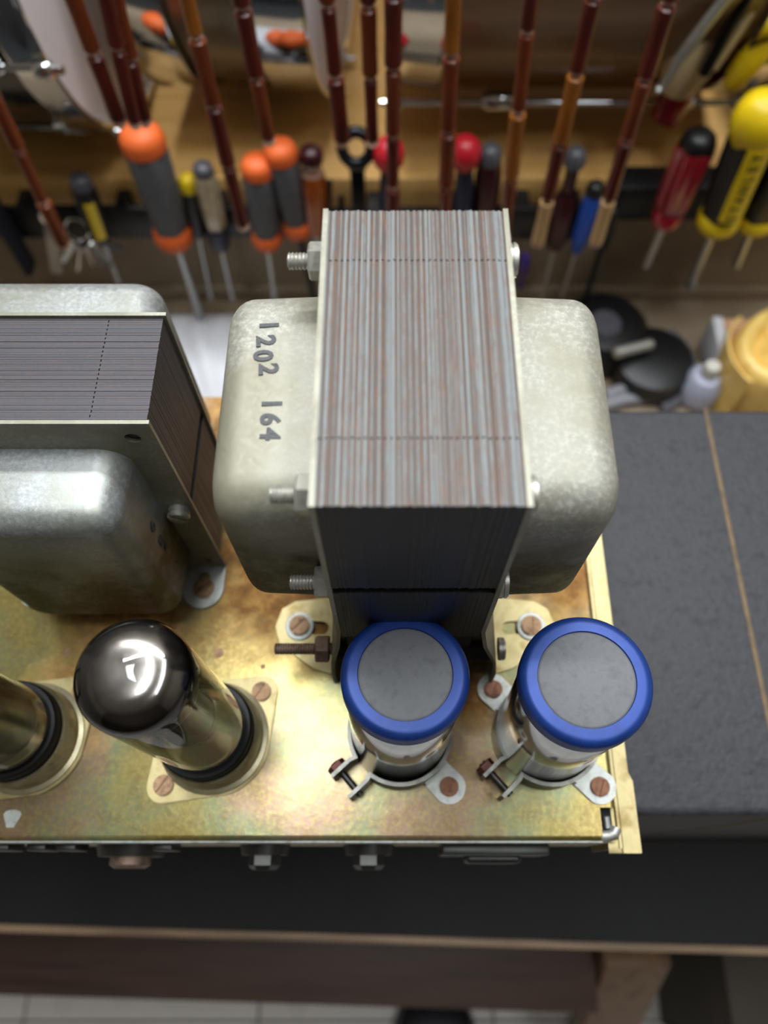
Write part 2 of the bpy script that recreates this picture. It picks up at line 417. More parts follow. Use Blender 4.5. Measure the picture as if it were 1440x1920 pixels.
# bench, slightly turned
ang = math.radians(-1.5)
bn = thing('workbench', (0, -42, FZ), 'long wooden workbench with black mat top and tan wooden front edge', 'workbench')
bn.rotation_euler = (0, 0, ang)
def bpart(name, mat, b): return b.build(name, mat, bn, local=True, base=(0, 0, FZ))
bpart('bench_mat', 'black_mat', B().box(-900, 900, 5, 330, BZ-4, BZ, .8))
bpart('edge_strip', 'bench_edge_wood', B().box(-900, 900, 0, 5.2, BZ-26, BZ-.6, 1.2))
bpart('bench_top', 'dark_wood', B().box(-900, 900, 5.2, 580, BZ-30, BZ-4))
bpart('rear_board', 'backboard', B().box(-900, 900, 330.5, 580, BZ-4, BZ, .6))
for x in (-840, 840):
    for y in (60, 520): bpart('leg', 'leg_wood', B().box(x-35, x+35, y-35, y+35, FZ, BZ-30, 2))

# low step under the bench, slanted board, shoe
st = thing('wooden_step', (0, -70, FZ), 'low brown wooden step box on the floor under the bench front', 'step')
st.rotation_euler = (0, 0, ang)
def spart(n, m, b): return b.build(n, m, st, local=True, base=(0, 0, FZ))
spart('top_board', 'dark_wood', B().box(-520, 190, -40, 180, -570, -545, 2))
spart('front_board', 'dark_wood', B().box(-515, 185, -34, -12, FZ, -570, 1))
for x in (-510, 165): spart('side_board', 'dark_wood', B().box(x, x+18, -12, 178, FZ, -570, 1))
p0, p1 = P(1190, 1775, z=-520), P(1095, 2010, z=FZ+20)
m = frame(p0, p1)
tr = thing('trestle_leg', p1, 'slanted brown wooden leg standing in front of the dark bench shadow', 'wooden leg')
ln = (p1-p0).length
B().box(-30, 30, -16, 16, 0, ln, 3, mtx=m).build('leg_post', 'leg_wood', tr)
B().box(-42, 42, -30, 30, 0, 14, 3, mtx=Matrix.Translation(Vector((p1.x, p1.y, FZ)))).build('foot_block', 'leg_wood', tr)
crate = thing('floor_crate', P(1330, 1850, z=FZ), 'dark grey crate on the floor right of the slanted wooden leg', 'crate')
cx, cy = crate['_b'][0], crate['_b'][1]
for n_, bb in (('base', (-70, 120, -42, 220, 0, 8)), ('front_side', (-70, 120, -42, -34, 8, 250)), ('back_side', (-70, 120, 212, 220, 8, 250)), ('left_side', (-70, -62, -34, 212, 8, 250)), ('right_side', (112, 120, -34, 212, 8, 250)), ('lid', (-74, 124, -46, 224, 250, 262))):
    B().box(cx+bb[0], cx+bb[1], cy+bb[2], cy+bb[3], FZ+bb[4], FZ+bb[5], 1.5).build(n_, 'dark_wall', crate)
# shoe: toe points away from the viewer
tp = P(815, 1858, z=FZ+35)
sh = thing('shoe', (tp.x, tp.y-130, FZ), 'black shoe with rounded toe on the pale tile floor', 'shoe')
def shoe_ring(y, w, z0, z1, sk=0):
    out = []
    for i in range(20):
        a = 2*math.pi*i/20; c, s_ = math.cos(a), math.sin(a)
        out.append((tp.x+sk+w*c, tp.y+y, FZ+z0+(z1-z0)*(.5+.5*(abs(s_)**.8*(1 if s_ > 0 else -1)))))
    return out
up = [(-268, 18, 20, 66), (-262, 30, 18, 92), (-235, 36, 18, 102), (-195, 37, 18, 104), (-165, 38, 18, 92), (-120, 42, 18, 76), (-75, 48, 18, 62), (-35, 48, 18, 52), (-12, 38, 18, 42), (-2, 22, 20, 32), (0, 8, 22, 27)]
B().loft([shoe_ring(*r) for r in up]).build('upper', 'shoe_black', sh, sharp=60)
so = [(tp.x+w*sg, tp.y+y) for sg, seq in ((1, up), (-1, up[::-1])) for (y, w, _, _) in [(r[0], r[1]+3, 0, 0) for r in seq]]
B().prism(so, FZ, FZ+20, bev=0).build('sole', 'black_plastic', sh)
for k in range(4): B().tube([(tp.x-18, tp.y-95-k*16, FZ+70+k*6), (tp.x, tp.y-95-k*16, FZ+74+k*6.5), (tp.x+18, tp.y-95-k*16, FZ+70+k*6)], 2.5, 8).build('lace', 'black_plastic', sh)

# black cabinet on the bench that carries the chassis
CZ = -45.0
cab = thing('amplifier_cabinet', (60, 117, BZ), 'black textured cabinet on the bench under and right of the chassis', 'cabinet')
B().box(-330, 420, 21, 213, BZ, CZ, 4, 3).build('cabinet_body', 'black_tolex', cab)
tp_ = []
B().box(157.2, 159.2, 21, 213, CZ-.3, CZ+.35, .15).build('seam_strip', 'tan_tape', cab)
B().box(156.8, 159.6, 20.6, 21.4, BZ+20, CZ, .1).build('seam_strip', 'tan_tape', cab)

# =================================================================== chassis
CX0, CX1, CY0, CY1 = -215.0, 78.0, 10.0, 190.0
ch = thing('amplifier_chassis', (-60, 100, CZ), 'gold zinc plated steel chassis with brown stains under the transformers', 'chassis')
# top plate with bent front: section swept along X
sec = []
R = 2.2
for i in range(7):
    a = math.radians(90+90*i/6); sec.append((CY0+R+R*math.cos(a), -R+R*math.sin(a)))
sec = [(CY1, 0)]+sec
low = [(y+1.1 if i == 0 else y, z) for i, (y, z) in enumerate(sec)]
outer = [(CY1, 0)]+[(CY0+R+R*math.cos(math.radians(90+15*i)), -R+R*math.sin(math.radians(90+15*i))) for i in range(7)]
inner = [(CY0+R+(R-1.1)*math.cos(math.radians(90+15*i)), -R+(R-1.1)*math.sin(math.radians(90+15*i))) for i in range(7)][::-1]+[(CY1, -1.1)]
poly = outer+inner
mx = Matrix(((0, 0, 1, 0), (1, 0, 0, 0), (0, 1, 0, 0), (0, 0, 0, 1)))
B().prism(poly, CX0, CX1-6, mtx=mx).build('top_plate', 'yellow_zinc_plate', ch, sharp=50)
B().tube([(CX0, CY0+.2, -1.7), (CX1-6, CY0+.2, -1.7)], .75, 8).build('front_lip', 'zinc_tab', ch)
# right margin strip with rolled edge and corner relief
out2 = [(CY1, 0), (CY0+11, 0), (CY0+11, -1.1), (CY1, -1.1)]
rim = B().prism(out2, CX1-6, CX1-2.2, mtx=mx)
rim.tube([(CX1-2.2, CY1, -1.9), (CX1-2.2, CY0+11, -1.9)], 1.9, 12)
rim.build('right_bend', 'yellow_zinc_plate', ch)
B().tube([(CX1-6.5, CY0+1.9, -1.9), (CX1-3.5, CY0+1.9, -1.9), (CX1-1.6, CY0+2.6, -1.9), (CX1-.6, CY0+4.5, -2.0)], 1.9, 12).build('corner_lip', 'zinc_tab', ch)
B().tube([(CX1-3.2, CY0+4.5, -3), (CX1-3.4, CY0+8.2, -2.5)], 1.1, 8).build('corner_tongue', 'zinc_tab', ch)
B().box(CX1-6, CX1-1, CY0+2, CY0+11, -6, -3.4).build('corner_relief', 'hole_black', ch)
B().box(CX0, CX1-1.5, CY0, CY0+1.1, CZ, -2).build('front_panel', 'flange_metal', ch)
B().box(CX0, CX0+1.1, CY0+1.1, CY1, CZ, -1.2).build('left_panel', 'flange_metal', ch)
B().box(CX0, CX1-1.5, CY1-1.1, CY1, CZ, -1.2).build('back_panel', 'flange_metal', ch)
B().box(CX1-1.6, CX1-.5, CY0+1.2, CY1, CZ, -3).build('right_panel', 'flange_metal', ch)
# right outer flange, front end sticks out
fo = [(79.2, 6.5), (85.6, 6.5), (85.5, 30), (84.2, 33), (84.2, 46), (85.4, 49), (85.2, CY1), (79.2, CY1)]
B().prism(fo, -4.2, -3.0, bev=.2).build('side_flange', 'flange_metal', ch)
B().box(78.2, 79.4, 8, CY1, CZ, -3.2).build('side_plate', 'flange_metal', ch)
B().box(CX1-3.5, 82, CY0-3.5, CY0+1, -5.2, -4.0, .2).build('flange_return', 'flange_metal', ch)
# front panel fittings
def fx(u): return P(u, 1605, y=CY0-4).x
for u0, u1 in ((-30, 38), (70, 105), (124, 160), (300, 335)):
    B().box(fx(u0), fx(u1), CY0-2.6, CY0, -22, -8, .6).build('panel_slot', 'jack_black', ch)
def fit(u, z, r0, l0, r1, l1, hexa, m0, m1, nm):
    x = fx(u)
    w = B().lathe([(0, 0), (0, r0), (l0, r0*.92), (l0, 0)], 28, frame((x, CY0, z), (x, CY0-10, z))).build(nm, m0, ch)
    h = B().lathe([(0, 0), (0, r1), (l1*.7, r1), (l1, r1*.75), (l1, 0)], 6 if hexa else 24, frame((x, CY0-l0, z), (x, CY0-30, z))).build('nut' if hexa else 'dome', m1, w)
fit(225, -32, 13, 4.0, 7.5, 4, False, 'jack_black', 'old_bolt', 'panel_boss')
fit(488, -30, 9.5, 3.5, 6, 5, True, 'jack_black', 'dark_steel', 'phone_jack')
fit(690, -30, 9.5, 3.5, 6, 5, True, 'jack_black', 'dark_steel', 'phone_jack')
x = fx(925)
w = B().box(x-19, x+19, CY0-4, CY0, -36, -10, 1).build('power_inlet', 'jack_black', ch)
B().box(x-10, x+10, CY0-6.5, CY0-3, -34, -18, 1.6, 3).build('inlet_cover', 'dark_steel', w)
# round holes and paint spots in the top
for u, v, r in ((125, 1222, 1.6), (410, 1224, 1.9), (160, 1408, .7), (493, 1250, .9)):
    p = P(u, v, z=0); B().lathe([(0, 0), (.12, r*.55), (.12, r), (0, r)], 20, Matrix.Translation((p.x, p.y, 0))).build('rivet', 'screw_brown', ch)
# bare patch near the front left
p = P(22, 1535, z=0); B().prism([(p.x+2.6*math.cos(a)*(1+.3*math.sin(3*a)), p.y+3.6*math.sin(a)*(1+.2*math.cos(2*a))) for a in [i*.35 for i in range(18)]], 0, .06).build('bare_patch', 'zinc_tab', ch)

def slot_screw(parent, c, r, mat, ax=(0, 0, 1), rot=0.6, h=1.3, name='screw'):
    """round head with a cut slot"""
    b = bmesh.new(); c = Vector(c); ax = Vector(ax)
    m = frame(c, c+ax) @ Matrix.Rotation(rot, 4, 'Z')
    w = r*.13; q = B()
    for sg in (1, -1):
        a0 = math.asin(w/r); pts = [(r*math.cos(a0+(math.pi-2*a0)*i/12), sg*r*math.sin(a0+(math.pi-2*a0)*i/12)) for i in range(13)]
        if sg < 0: pts = pts[::-1]
        q.prism(pts, h*.45, h, mtx=m, bev=r*.09)
    q.lathe([(0, 0), (0, r), (h*.45, r), (h*.45, 0)], 24, m)
    return q.build(name, mat, parent)
def bolt(parent, x, y, z, r, x_end, mat='zinc_bright', nm='bolt'):
    """threaded stud along -X from plate x to x_end"""
    L = abs(x-x_end); n = int(L/.85); pr = [(0, 0), (0, r*.9)]
    for i in range(n):
        z0 = L*i/n; pr += [(z0+.1, r*.86), (z0+.42*L/n, r), (z0+.6*L/n, r)]
    pr += [(L-.3, r*.9), (L, r*.7), (L, 0)]
    return B().lathe(pr, 18, frame((x, y, z), (x_end, y, z))).build(nm, mat, parent)
def nut(parent, x0, x1, y, z, r, mat='zinc_bright', rot=.3):
    L = abs(x1-x0); m = frame((x0, y, z), (x1, y, z)) @ Matrix.Rotation(rot, 4, 'Z')
    return B().lathe([(0, 0), (0, r*.93), (.4, r), (L-.5, r), (L, r*.9), (L, 0)], 6, m).build('nut', mat, parent, sharp=25)

def bell(parent, origin, xa, ya, za, a, b, rc, depth, re, taper, mat, name='end_bell', flange=0):
    """drawn cover: rounded-rect section (a along xa, b along ya) rising along za"""
    rings = []
    def ring(ins, h): return [(p[0], p[1], h) for p in rrect(a-ins, b-ins, max(1.5, rc-ins*.6))]
    if flange: rings += [ring(-flange, 0), ring(-flange, .9), ring(-.6, .95), ring(-.15, 1.4)]
    else: rings.append(ring(0, 0))
    n = 8
    for i in range(4): rings.append(ring(taper*i/3, 1.8+(depth-re-1.8)*i/3))
    for i in range(1, n+1):
        t = math.pi/2*i/n; rings.append(ring(taper+re*(1-math.cos(t)), depth-re+re*math.sin(t)))
    rings.append(ring(taper+re+3, depth+.02))
    m = Matrix((xa, ya, za)).transposed().to_4x4(); m.translation = Vector(origin)
    return B().loft(rings, True, m).build(name, mat, parent, sharp=55)

# =================================================================== power transformer (centre)
TX0, TX1, TY0, TY1, TZ0, TZ1 = -16.2, 27.3, 64.3, 141.5, 61.0, 151.0
pt = thing('power_transformer', (5.5, 100, 0), 'tall power transformer with rusty striped steel core between two grey end bells', 'transformer')
th = 1.2
def varnish_shade(me, axis, sg, zn):
    me.materials.append(MATS['core_varnish_shade'])
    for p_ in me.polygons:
        if p_.normal[axis]*sg > .9 or (abs(p_.center[2]-zn*S) < .0022 and abs(p_.normal[2]) > .9): p_.material_index = 1  # dark varnish with shade in its colour, on one side and the notch walls
def lam_poly(L, Hh, gap, iw, zn, nd):
    """E piece and I piece outlines in (y,z) with a slot at mid height on both faces"""
    e = [(0, 0), (L-iw-gap, 0), (L-iw-gap, Hh), (0, Hh), (0, zn+1.9), (nd, zn+1.9), (nd, zn-1.9), (0, zn-1.9)]
    i = [(L-iw, 0), (L, 0), (L, zn-1.9), (L-nd, zn-1.9), (L-nd, zn+1.9), (L, zn+1.9), (L, Hh), (L-iw, Hh)]
    return e, i
NL = 124; t = (TX1-TX0-2*th)/NL
meshes = {}
for key in ('g', 'b'):
    for flip in (0, 1):
        Lc, Hc = TY1-TY0, TZ1-TZ0
        e, i_ = lam_poly(Lc, Hc, .35, 15.0, 41.0, 9)
        if flip: e, i_ = [[(Lc-y, z) for y, z in q][::-1] for q in (e, i_)]
        q = B(); q.prism(e, -t*.45, t*.45, mtx=mx); q.prism(i_, -t*.45, t*.45, mtx=mx)
        me = q.mesh('lamination'); me.materials.append(MATS['core_steel_grey' if key == 'g' else 'core_steel_brown']); varnish_shade(me, 1, -1, 41.0); meshes[key+str(flip)] = me
for k in range(NL):
    key = 'g' if k % 4 in (0, 1) and random.random() > .12 else 'b'
    if key == 'b' and random.random() < .18: key = 'g'
    pr = .12 if k % 4 in (0, 1) else 0
    place(meshes[key+('1' if k % 4 < 2 else '0')], 'lamination', pt, (TX0+th+t*(k+.5)-5.5, TY0-100+random.uniform(-.12, .12), TZ0+random.uniform(-.12, .06)+pr))
# mounting brackets: upright, splayed lower legs, feet
def bracket(side):
    sgn = -1 if side == 'L' else 1
    xi = TX0+th if side == 'L' else TX1-th       # inner face
    xo = xi+sgn*th
    flare = 5.2 if side == 'L' else 9.5
    zs = [TZ1+.4, 66, 50, 30, 14, 1.2]; fx_ = [0, 0, flare*.25, flare*.8, flare, flare]
    y0, y1 = TY0-.3, TY1+.3
    rings = []
    for z, f in zip(zs, fx_):
        rings.append([(xi+sgn*f, y0, z), (xo+sgn*f, y0, z), (xo+sgn*f, y1, z), (xi+sgn*f, y1, z)])
    br = B().loft(rings).build('bracket', 'plate_steel', pt, sharp=20)
    # foot tab on the chassis
    x1 = xi+sgn*flare; cxs = (P(562, 1175, z=1).x if side == 'L' else P(995, 1175, z=1).x); cyc = P(562, 1175, z=1).y
    tip = cxs+sgn*7
    ol = [(x1-sgn*1, TY0+2), (x1+sgn*9, TY0+5), (tip, cyc-7), (tip+sgn*2.2, cyc), (tip, cyc+7), (tip-sgn*5, cyc+10), (x1-sgn*1, cyc+12)]
    hole = capsule((cxs-sgn*3, cyc-.3, 0), (cxs-sgn*8.5, cyc-.6, 0), 2.6)
    ft = B().prism(ol, 0, 1.3, holes=[hole]).build('foot', 'flange_metal', br)
    B().lathe([(0, 3.2), (0, 5.4), (.8, 5.4), (.9, 4.8), (.9, 3.2)], 28, Matrix.Translation((cxs, cyc, 1.3))).build('washer', 'zinc_tab', br)
    slot_screw(br, (cxs, cyc, 2.1), 3.9, 'screw_brown', rot=.75 if side == 'L' else 1.5)
    return br
bracket('L'); bracket('R')
# end bells
yc = (TY0+TY1)/2
bL = bell(pt, (TX0, yc+3.4, 97.0), (0, 1, 0), (0, 0, 1), (-1, 0, 0), 33, 33, 10, 26.3, 7.0, 0.6, 'galvanised_bell')
bR = bell(pt, (TX1, yc+3.4, 97.0), (0, 1, 0), (0, 0, 1), (1, 0, 0), 33, 33, 10, 26.3, 7.0, 0.6, 'galvanised_bell')
# core bolts
for y, z, xe in ((134, 142.5, -25.2), (72, 140.5, -25.6), (69, 95.5, -26.6), (134, 72, -25.5)):
    bolt(pt, TX0, y, z, 2.05, xe, 'zinc_bright'); nut(pt, TX0-.02, TX0-3.9, y, z, 4.5)
    slot_screw(pt, (TX1, y, z), 4.3, 'zinc_bright', (1, 0, 0), rot=.4, h=2.8, name='bolt_head')
# leg bolt with black spacer tube
bolt(pt, -20.5, 70, 26, 2.0, -40.2, 'old_bolt', 'leg_bolt'); nut(pt, -21.4, -26.2, 70, 26, 4.8, 'old_bolt', .1)
B().cyl((-19, 70, 26), (34.5, 70, 26), 4.2, 20).build('spacer_tube', 'black_fibre', pt)
slot_screw(pt, (36.4, 70, 26), 3.9, 'zinc_bright', (1, 0, 0), h=2.2, name='bolt_head')
B().box(TX0+th, TX1-th, TY0+4, TY1-4, 30, TZ0-.4, 1).build('under_core_fill', 'black_fibre', pt)  # solid black block filling the space below the core
# ink stamp on the left bell
def glyph(parent, ch_, pos, height, mtx, name='stamp_digit', mat='ink', fat=.0, sx=1.0, thick=.06):
    cu = bpy.data.curves.new('glyph', 'FONT'); cu.body = ch_; cu.size = 1; cu.extrude = .0; cu.offset = fat
    cu.align_x = 'CENTER'; cu.align_y = 'CENTER'; cu.resolution_u = 3
    ob = bpy.data.objects.new('glyph_tmp', cu); COL.objects.link(ob)
    dg = bpy.context.evaluated_depsgraph_get(); me = bpy.data.meshes.new_from_object(ob.evaluated_get(dg))
    bpy.data.objects.remove(ob); bpy.data.curves.remove(cu)
    q = B(); q.bm.from_mesh(me); bpy.data.meshes.remove(me)
    k = height/.7
    if not q.bm.verts: return None
    m = Matrix.Translation(Vector(pos)) @ mtx.to_4x4() @ Matrix.Diagonal((k*sx, k, 1, 1))
    bmesh.ops.transform(q.bm, matrix=m, verts=q.bm.verts)
    r = bmesh.ops.extrude_face_region(q.bm, geom=list(q.bm.faces)); nz = (mtx.to_3x3() @ Vector((0, 0, 1)))*thick
    for v in [g for g in r['geom'] if isinstance(g, bmesh.types.BMVert)]: v.co += nz
    bmesh.ops.recalc_face_normals(q.bm, faces=q.bm.faces)
    return q.build(name, mat, parent)
zt = 129.5
rot = Matrix.Rotation(-math.pi/2, 3, 'Z')
for c_, u, v, dr in (('1', 503, 611, .06), ('2', 497, 640, .1), ('0', 492, 668, .05), ('2', 502, 693, .06), ('1', 508, 758, .02), ('6', 505, 787, 0), ('4', 505, 815, -.05)):
    p = P(u, v, z=zt); glyph(bL, c_, (p.x, p.y, zt+.02), 4.6, Matrix.Rotation(dr, 3, 'Z') @ rot, fat=.035, thick=.35)

# =================================================================== output transformer (left)
OX0, OX1, OY0, OY1, OZ1 = -145.0, -65.5, 109.7, 147.5, 107.0
ot = thing('output_transformer', (-105, 128, 0), 'dark core output transformer with silver end covers and corner holes left of the chassis', 'transformer')
NL = 46; t = (OY1-OY0-2.4)/NL
for flip in (0, 1):
    Lc, Hc = OX1-OX0-2.0, OZ1-10.5
    e, i_ = lam_poly(Lc, Hc, .3, 15.5, 46.0, 3)
    if flip: e, i_ = [[(Lc-y, z) for y, z in q][::-1] for q in (e, i_)]
    my = Matrix(((1, 0, 0, 0), (0, 0, 1, 0), (0, 1, 0, 0), (0, 0, 0, 1)))
    q = B(); q.prism(e, -t*.46, t*.46, mtx=my); q.prism(i_, -t*.46, t*.46, mtx=my)
    me = q.mesh('lamination'); me.materials.append(MATS['core_steel_black']); varnish_shade(me, 0, 1, 46.0); meshes['k%d' % flip] = me
for k in range(NL):
    place(meshes['k%d' % (k % 2)], 'lamination', ot, (OX0+1-(-105)+random.uniform(-.05, .05), OY0+1.2+t*(k+.5)-128, 10+random.uniform(-.12, .1)))
xc = (OX0+OX1)/2
def rp(y0, y1, nm):
    hl = [circ(OX1-6.5, OZ1-7, 2.3), circ(OX0+6.5, OZ1-7, 2.3), circ(OX1-6.0, 8, 2.1), circ(OX0+6.0, 8, 2.1), circ(OX1-5, 54, 1.7), circ(OX0+5, 54, 1.7)]
    ol = [(OX0, 0), (OX1, 0), (OX1, OZ1+.6), (OX0, OZ1+.6)]
    m_ = Matrix(((1, 0, 0, 0), (0, 0, 1, 0), (0, 1, 0, 0), (0, 0, 0, 1)))
    return B().prism(ol, y0, y1, holes=hl, mtx=m_).build(nm, 'plate_steel', ot, sharp=20)
fp = rp(OY0, OY0+1.2, 'mounting_plate'); bp_ = rp(OY1-1.2, OY1, 'mounting_plate')
for sx_, xx in ((1, OX1), (-1, OX0)):
    slot_screw(fp, (xx-sx_*5, OY0, 54), 3.7, 'zinc_bright', (0, -1, 0), rot=2.6, h=3.6)
    # foot tab
    ol = [(xx, OY0+1), (xx, OY0-9)]+[(xx-sx_*8+sx_*8*math.cos(math.radians(a)), OY0-9-8*math.sin(math.radians(a))) for a in range(15, 180, 15)]+[(xx-sx_*16, OY0-9), (xx-sx_*14, OY0+1)]
    if sx_ < 0: ol = ol[::-1]
    B().prism(ol, 0, 1.4, holes=[capsule((xx-sx_*7.7, OY0-8.5, 0), (xx-sx_*7.7, OY0-4.2, 0), 2.0)]).build('foot', 'zinc_tab', fp)
    slot_screw(fp, (xx-sx_*7.7, OY0-9, .9), 4.1, 'screw_brown', rot=.5)
fb = bell(ot, (xc, OY0, 51), (1, 0, 0), (0, 0, 1), (0, -1, 0), 29.5, 43, 9, 24, 7.5, 1.2, 'galvanised_cover', 'end_bell')
bb_ = bell(ot, (xc, OY1, 51), (-1, 0, 0), (0, 0, 1), (0, 1, 0), 32.5, 44, 9, 27, 7.5, 1.2, 'galvanised_cover', 'end_bell')
mside = Matrix(((0, 0, 1), (1, 0, 0), (0, 1, 0)))
xs = xc+29.5-.5
for c_, u, v in (('6', 287, 988), ('8', 303, 1014), ('4', 312, 1025), ('1', 331, 1054)):
    p = P(u, v, x=xs); glyph(fb, c_, (xs+.1, p.y, p.z), 5.0 if c_ != '1' else 3, mside, fat=.02)

# =================================================================== vacuum tubes and sockets
def socket(cx, cy, label, scr):
    so_ = thing('tube_socket', (cx, cy, 0), label, 'tube socket', 'octal tube sockets on the chassis')
    d = Vector((scr[0][0]-cx, scr[0][1]-cy, 0)); aa = math.atan2(d.y, d.x); L = d.length
    pts = []
    for k in range(2):
        a0 = aa+math.pi*k
        for i in range(-4, 5): pts.append((cx+L*math.cos(a0)+6*math.cos(a0+i*.25), cy+L*math.sin(a0)+6*math.sin(a0+i*.25)))
        for i in range(-6, 7):
            t_ = a0+math.pi/2+i*.075; pts.append((cx+20.5*math.cos(t_), cy+20.5*math.sin(t_)))
    B().prism(pts, 0, 1.3, bev=.3).build('flange', 'flange_metal', so_)
    B().lathe([(1.3, 19.6), (2.0, 19.4), (2.6, 17.9), (13.5, 17.4), (14.2, 16.9), (13.8, 16.4), (2, 16.6)], 48, Matrix.Translation((cx, cy, 0))).build('shell', 'socket_metal', so_, sharp=50)
    for s_ in scr: slot_screw(so_, (s_[0], s_[1], 1.3), 3.5, 'screw_brown', rot=1.0)
def tube(cx, cy, top, label, dark):
    tb = thing('vacuum_tube', (cx, cy, 2), label, 'vacuum tube', 'power tubes on the chassis')
    T = Matrix.Translation((cx, cy, 0)); R_ = 14.7
    B().lathe([(2.2, 0), (2.2, 15.6), (14, 16.2), (18.6, 16.4), (19.4, 15.9), (19.4, 14.4), (17, 14.2), (17, 0)], 48, T).build('base', 'black_base', tb, sharp=50)
    dome = [(18, R_), (22, R_)]+[(top-19+i*2, R_) for i in range(5)]
    for i in range(1, 10):
        a = math.radians(90*i/9); dome.append((top-9.5+8.2*math.sin(a), R_-7.6+7.6*math.cos(a)) if i < 9 else (top-1.25, 7.6))
    dome += [(top-.7, 5.2), (top-.25, 3.0), (top-.05, 1.6), (top+.05, .7), (top+.1, 0)]
    B().lathe(dome, 64, T).build('glass_envelope', 'tube_glass', tb, sharp=80)
    gl = [(z, max(0, r-.55)) for z, r in dome if z > top-14]
    gl = [(top-15.5, R_-.55)]+[(min(z, top-1.0)-.35, r) for z, r in gl]
    jt = [random.uniform(-1.4, 1.2) for _ in range(64)]
    if dark: B().lathe(gl, 64, T, jit={0: jt}).build('getter_flash', 'getter_flash', tb, sharp=80)
    am = 'anode' if dark else 'anode_silver'
    if dark:
        B().loft([[(cx+p[0], cy+p[1], z) for p in rrect(8.5, 5.5, 4)] for z in (42, 44, 76, 78)]).build('anode', am, tb)
    else:
        B().loft([[(cx+p[0], cy+p[1], z) for p in rrect(11.5, 9.5, 6)] for z in (27, 29, 76, 78)]).build('anode', am, tb)
    for z in ((40, 80) if dark else (25, 80)): B().prism(circ(cx, cy, 9 if z == 40 else 12.5, 24), z, z+.5).build('mica_disc', 'mica', tb)
    B().lathe([(17.5, 13.9), (19.5, 13.8), (23, 12.6), (27, 9.5), (30, 5), (31, 0)], 32, T).build('stem', 'stem_reflection', tb)
    for k in range(6):
        a = k*math.pi/3+.3; B().cyl((cx+5*math.cos(a), cy+5*math.sin(a), 18), (cx+4*math.cos(a), cy+4*math.sin(a), 42 if dark else 28), .5, 8).build('support_wire', 'blade_steel', tb)
q1, q2 = P(490, 1296, z=2), P(306, 1472, z=2)
tcx, tcy = (q1.x+q2.x)/2, (q1.y+q2.y)/2
socket(tcx, tcy, 'brass coloured tube socket with two slotted screws under the dark topped tube', [q1, q2])
tube(tcx, tcy, 104, 'glass vacuum tube with dark silvered top standing in the chassis centre left', True)
dx = -66.0
socket(tcx+dx, tcy, 'brass coloured tube socket at the left edge of the chassis', [(q1.x+dx, q1.y), (q2.x+dx, q2.y)])
tube(tcx+dx, tcy, 104, 'clear glass vacuum tube with silver plates cut by the left edge', False)

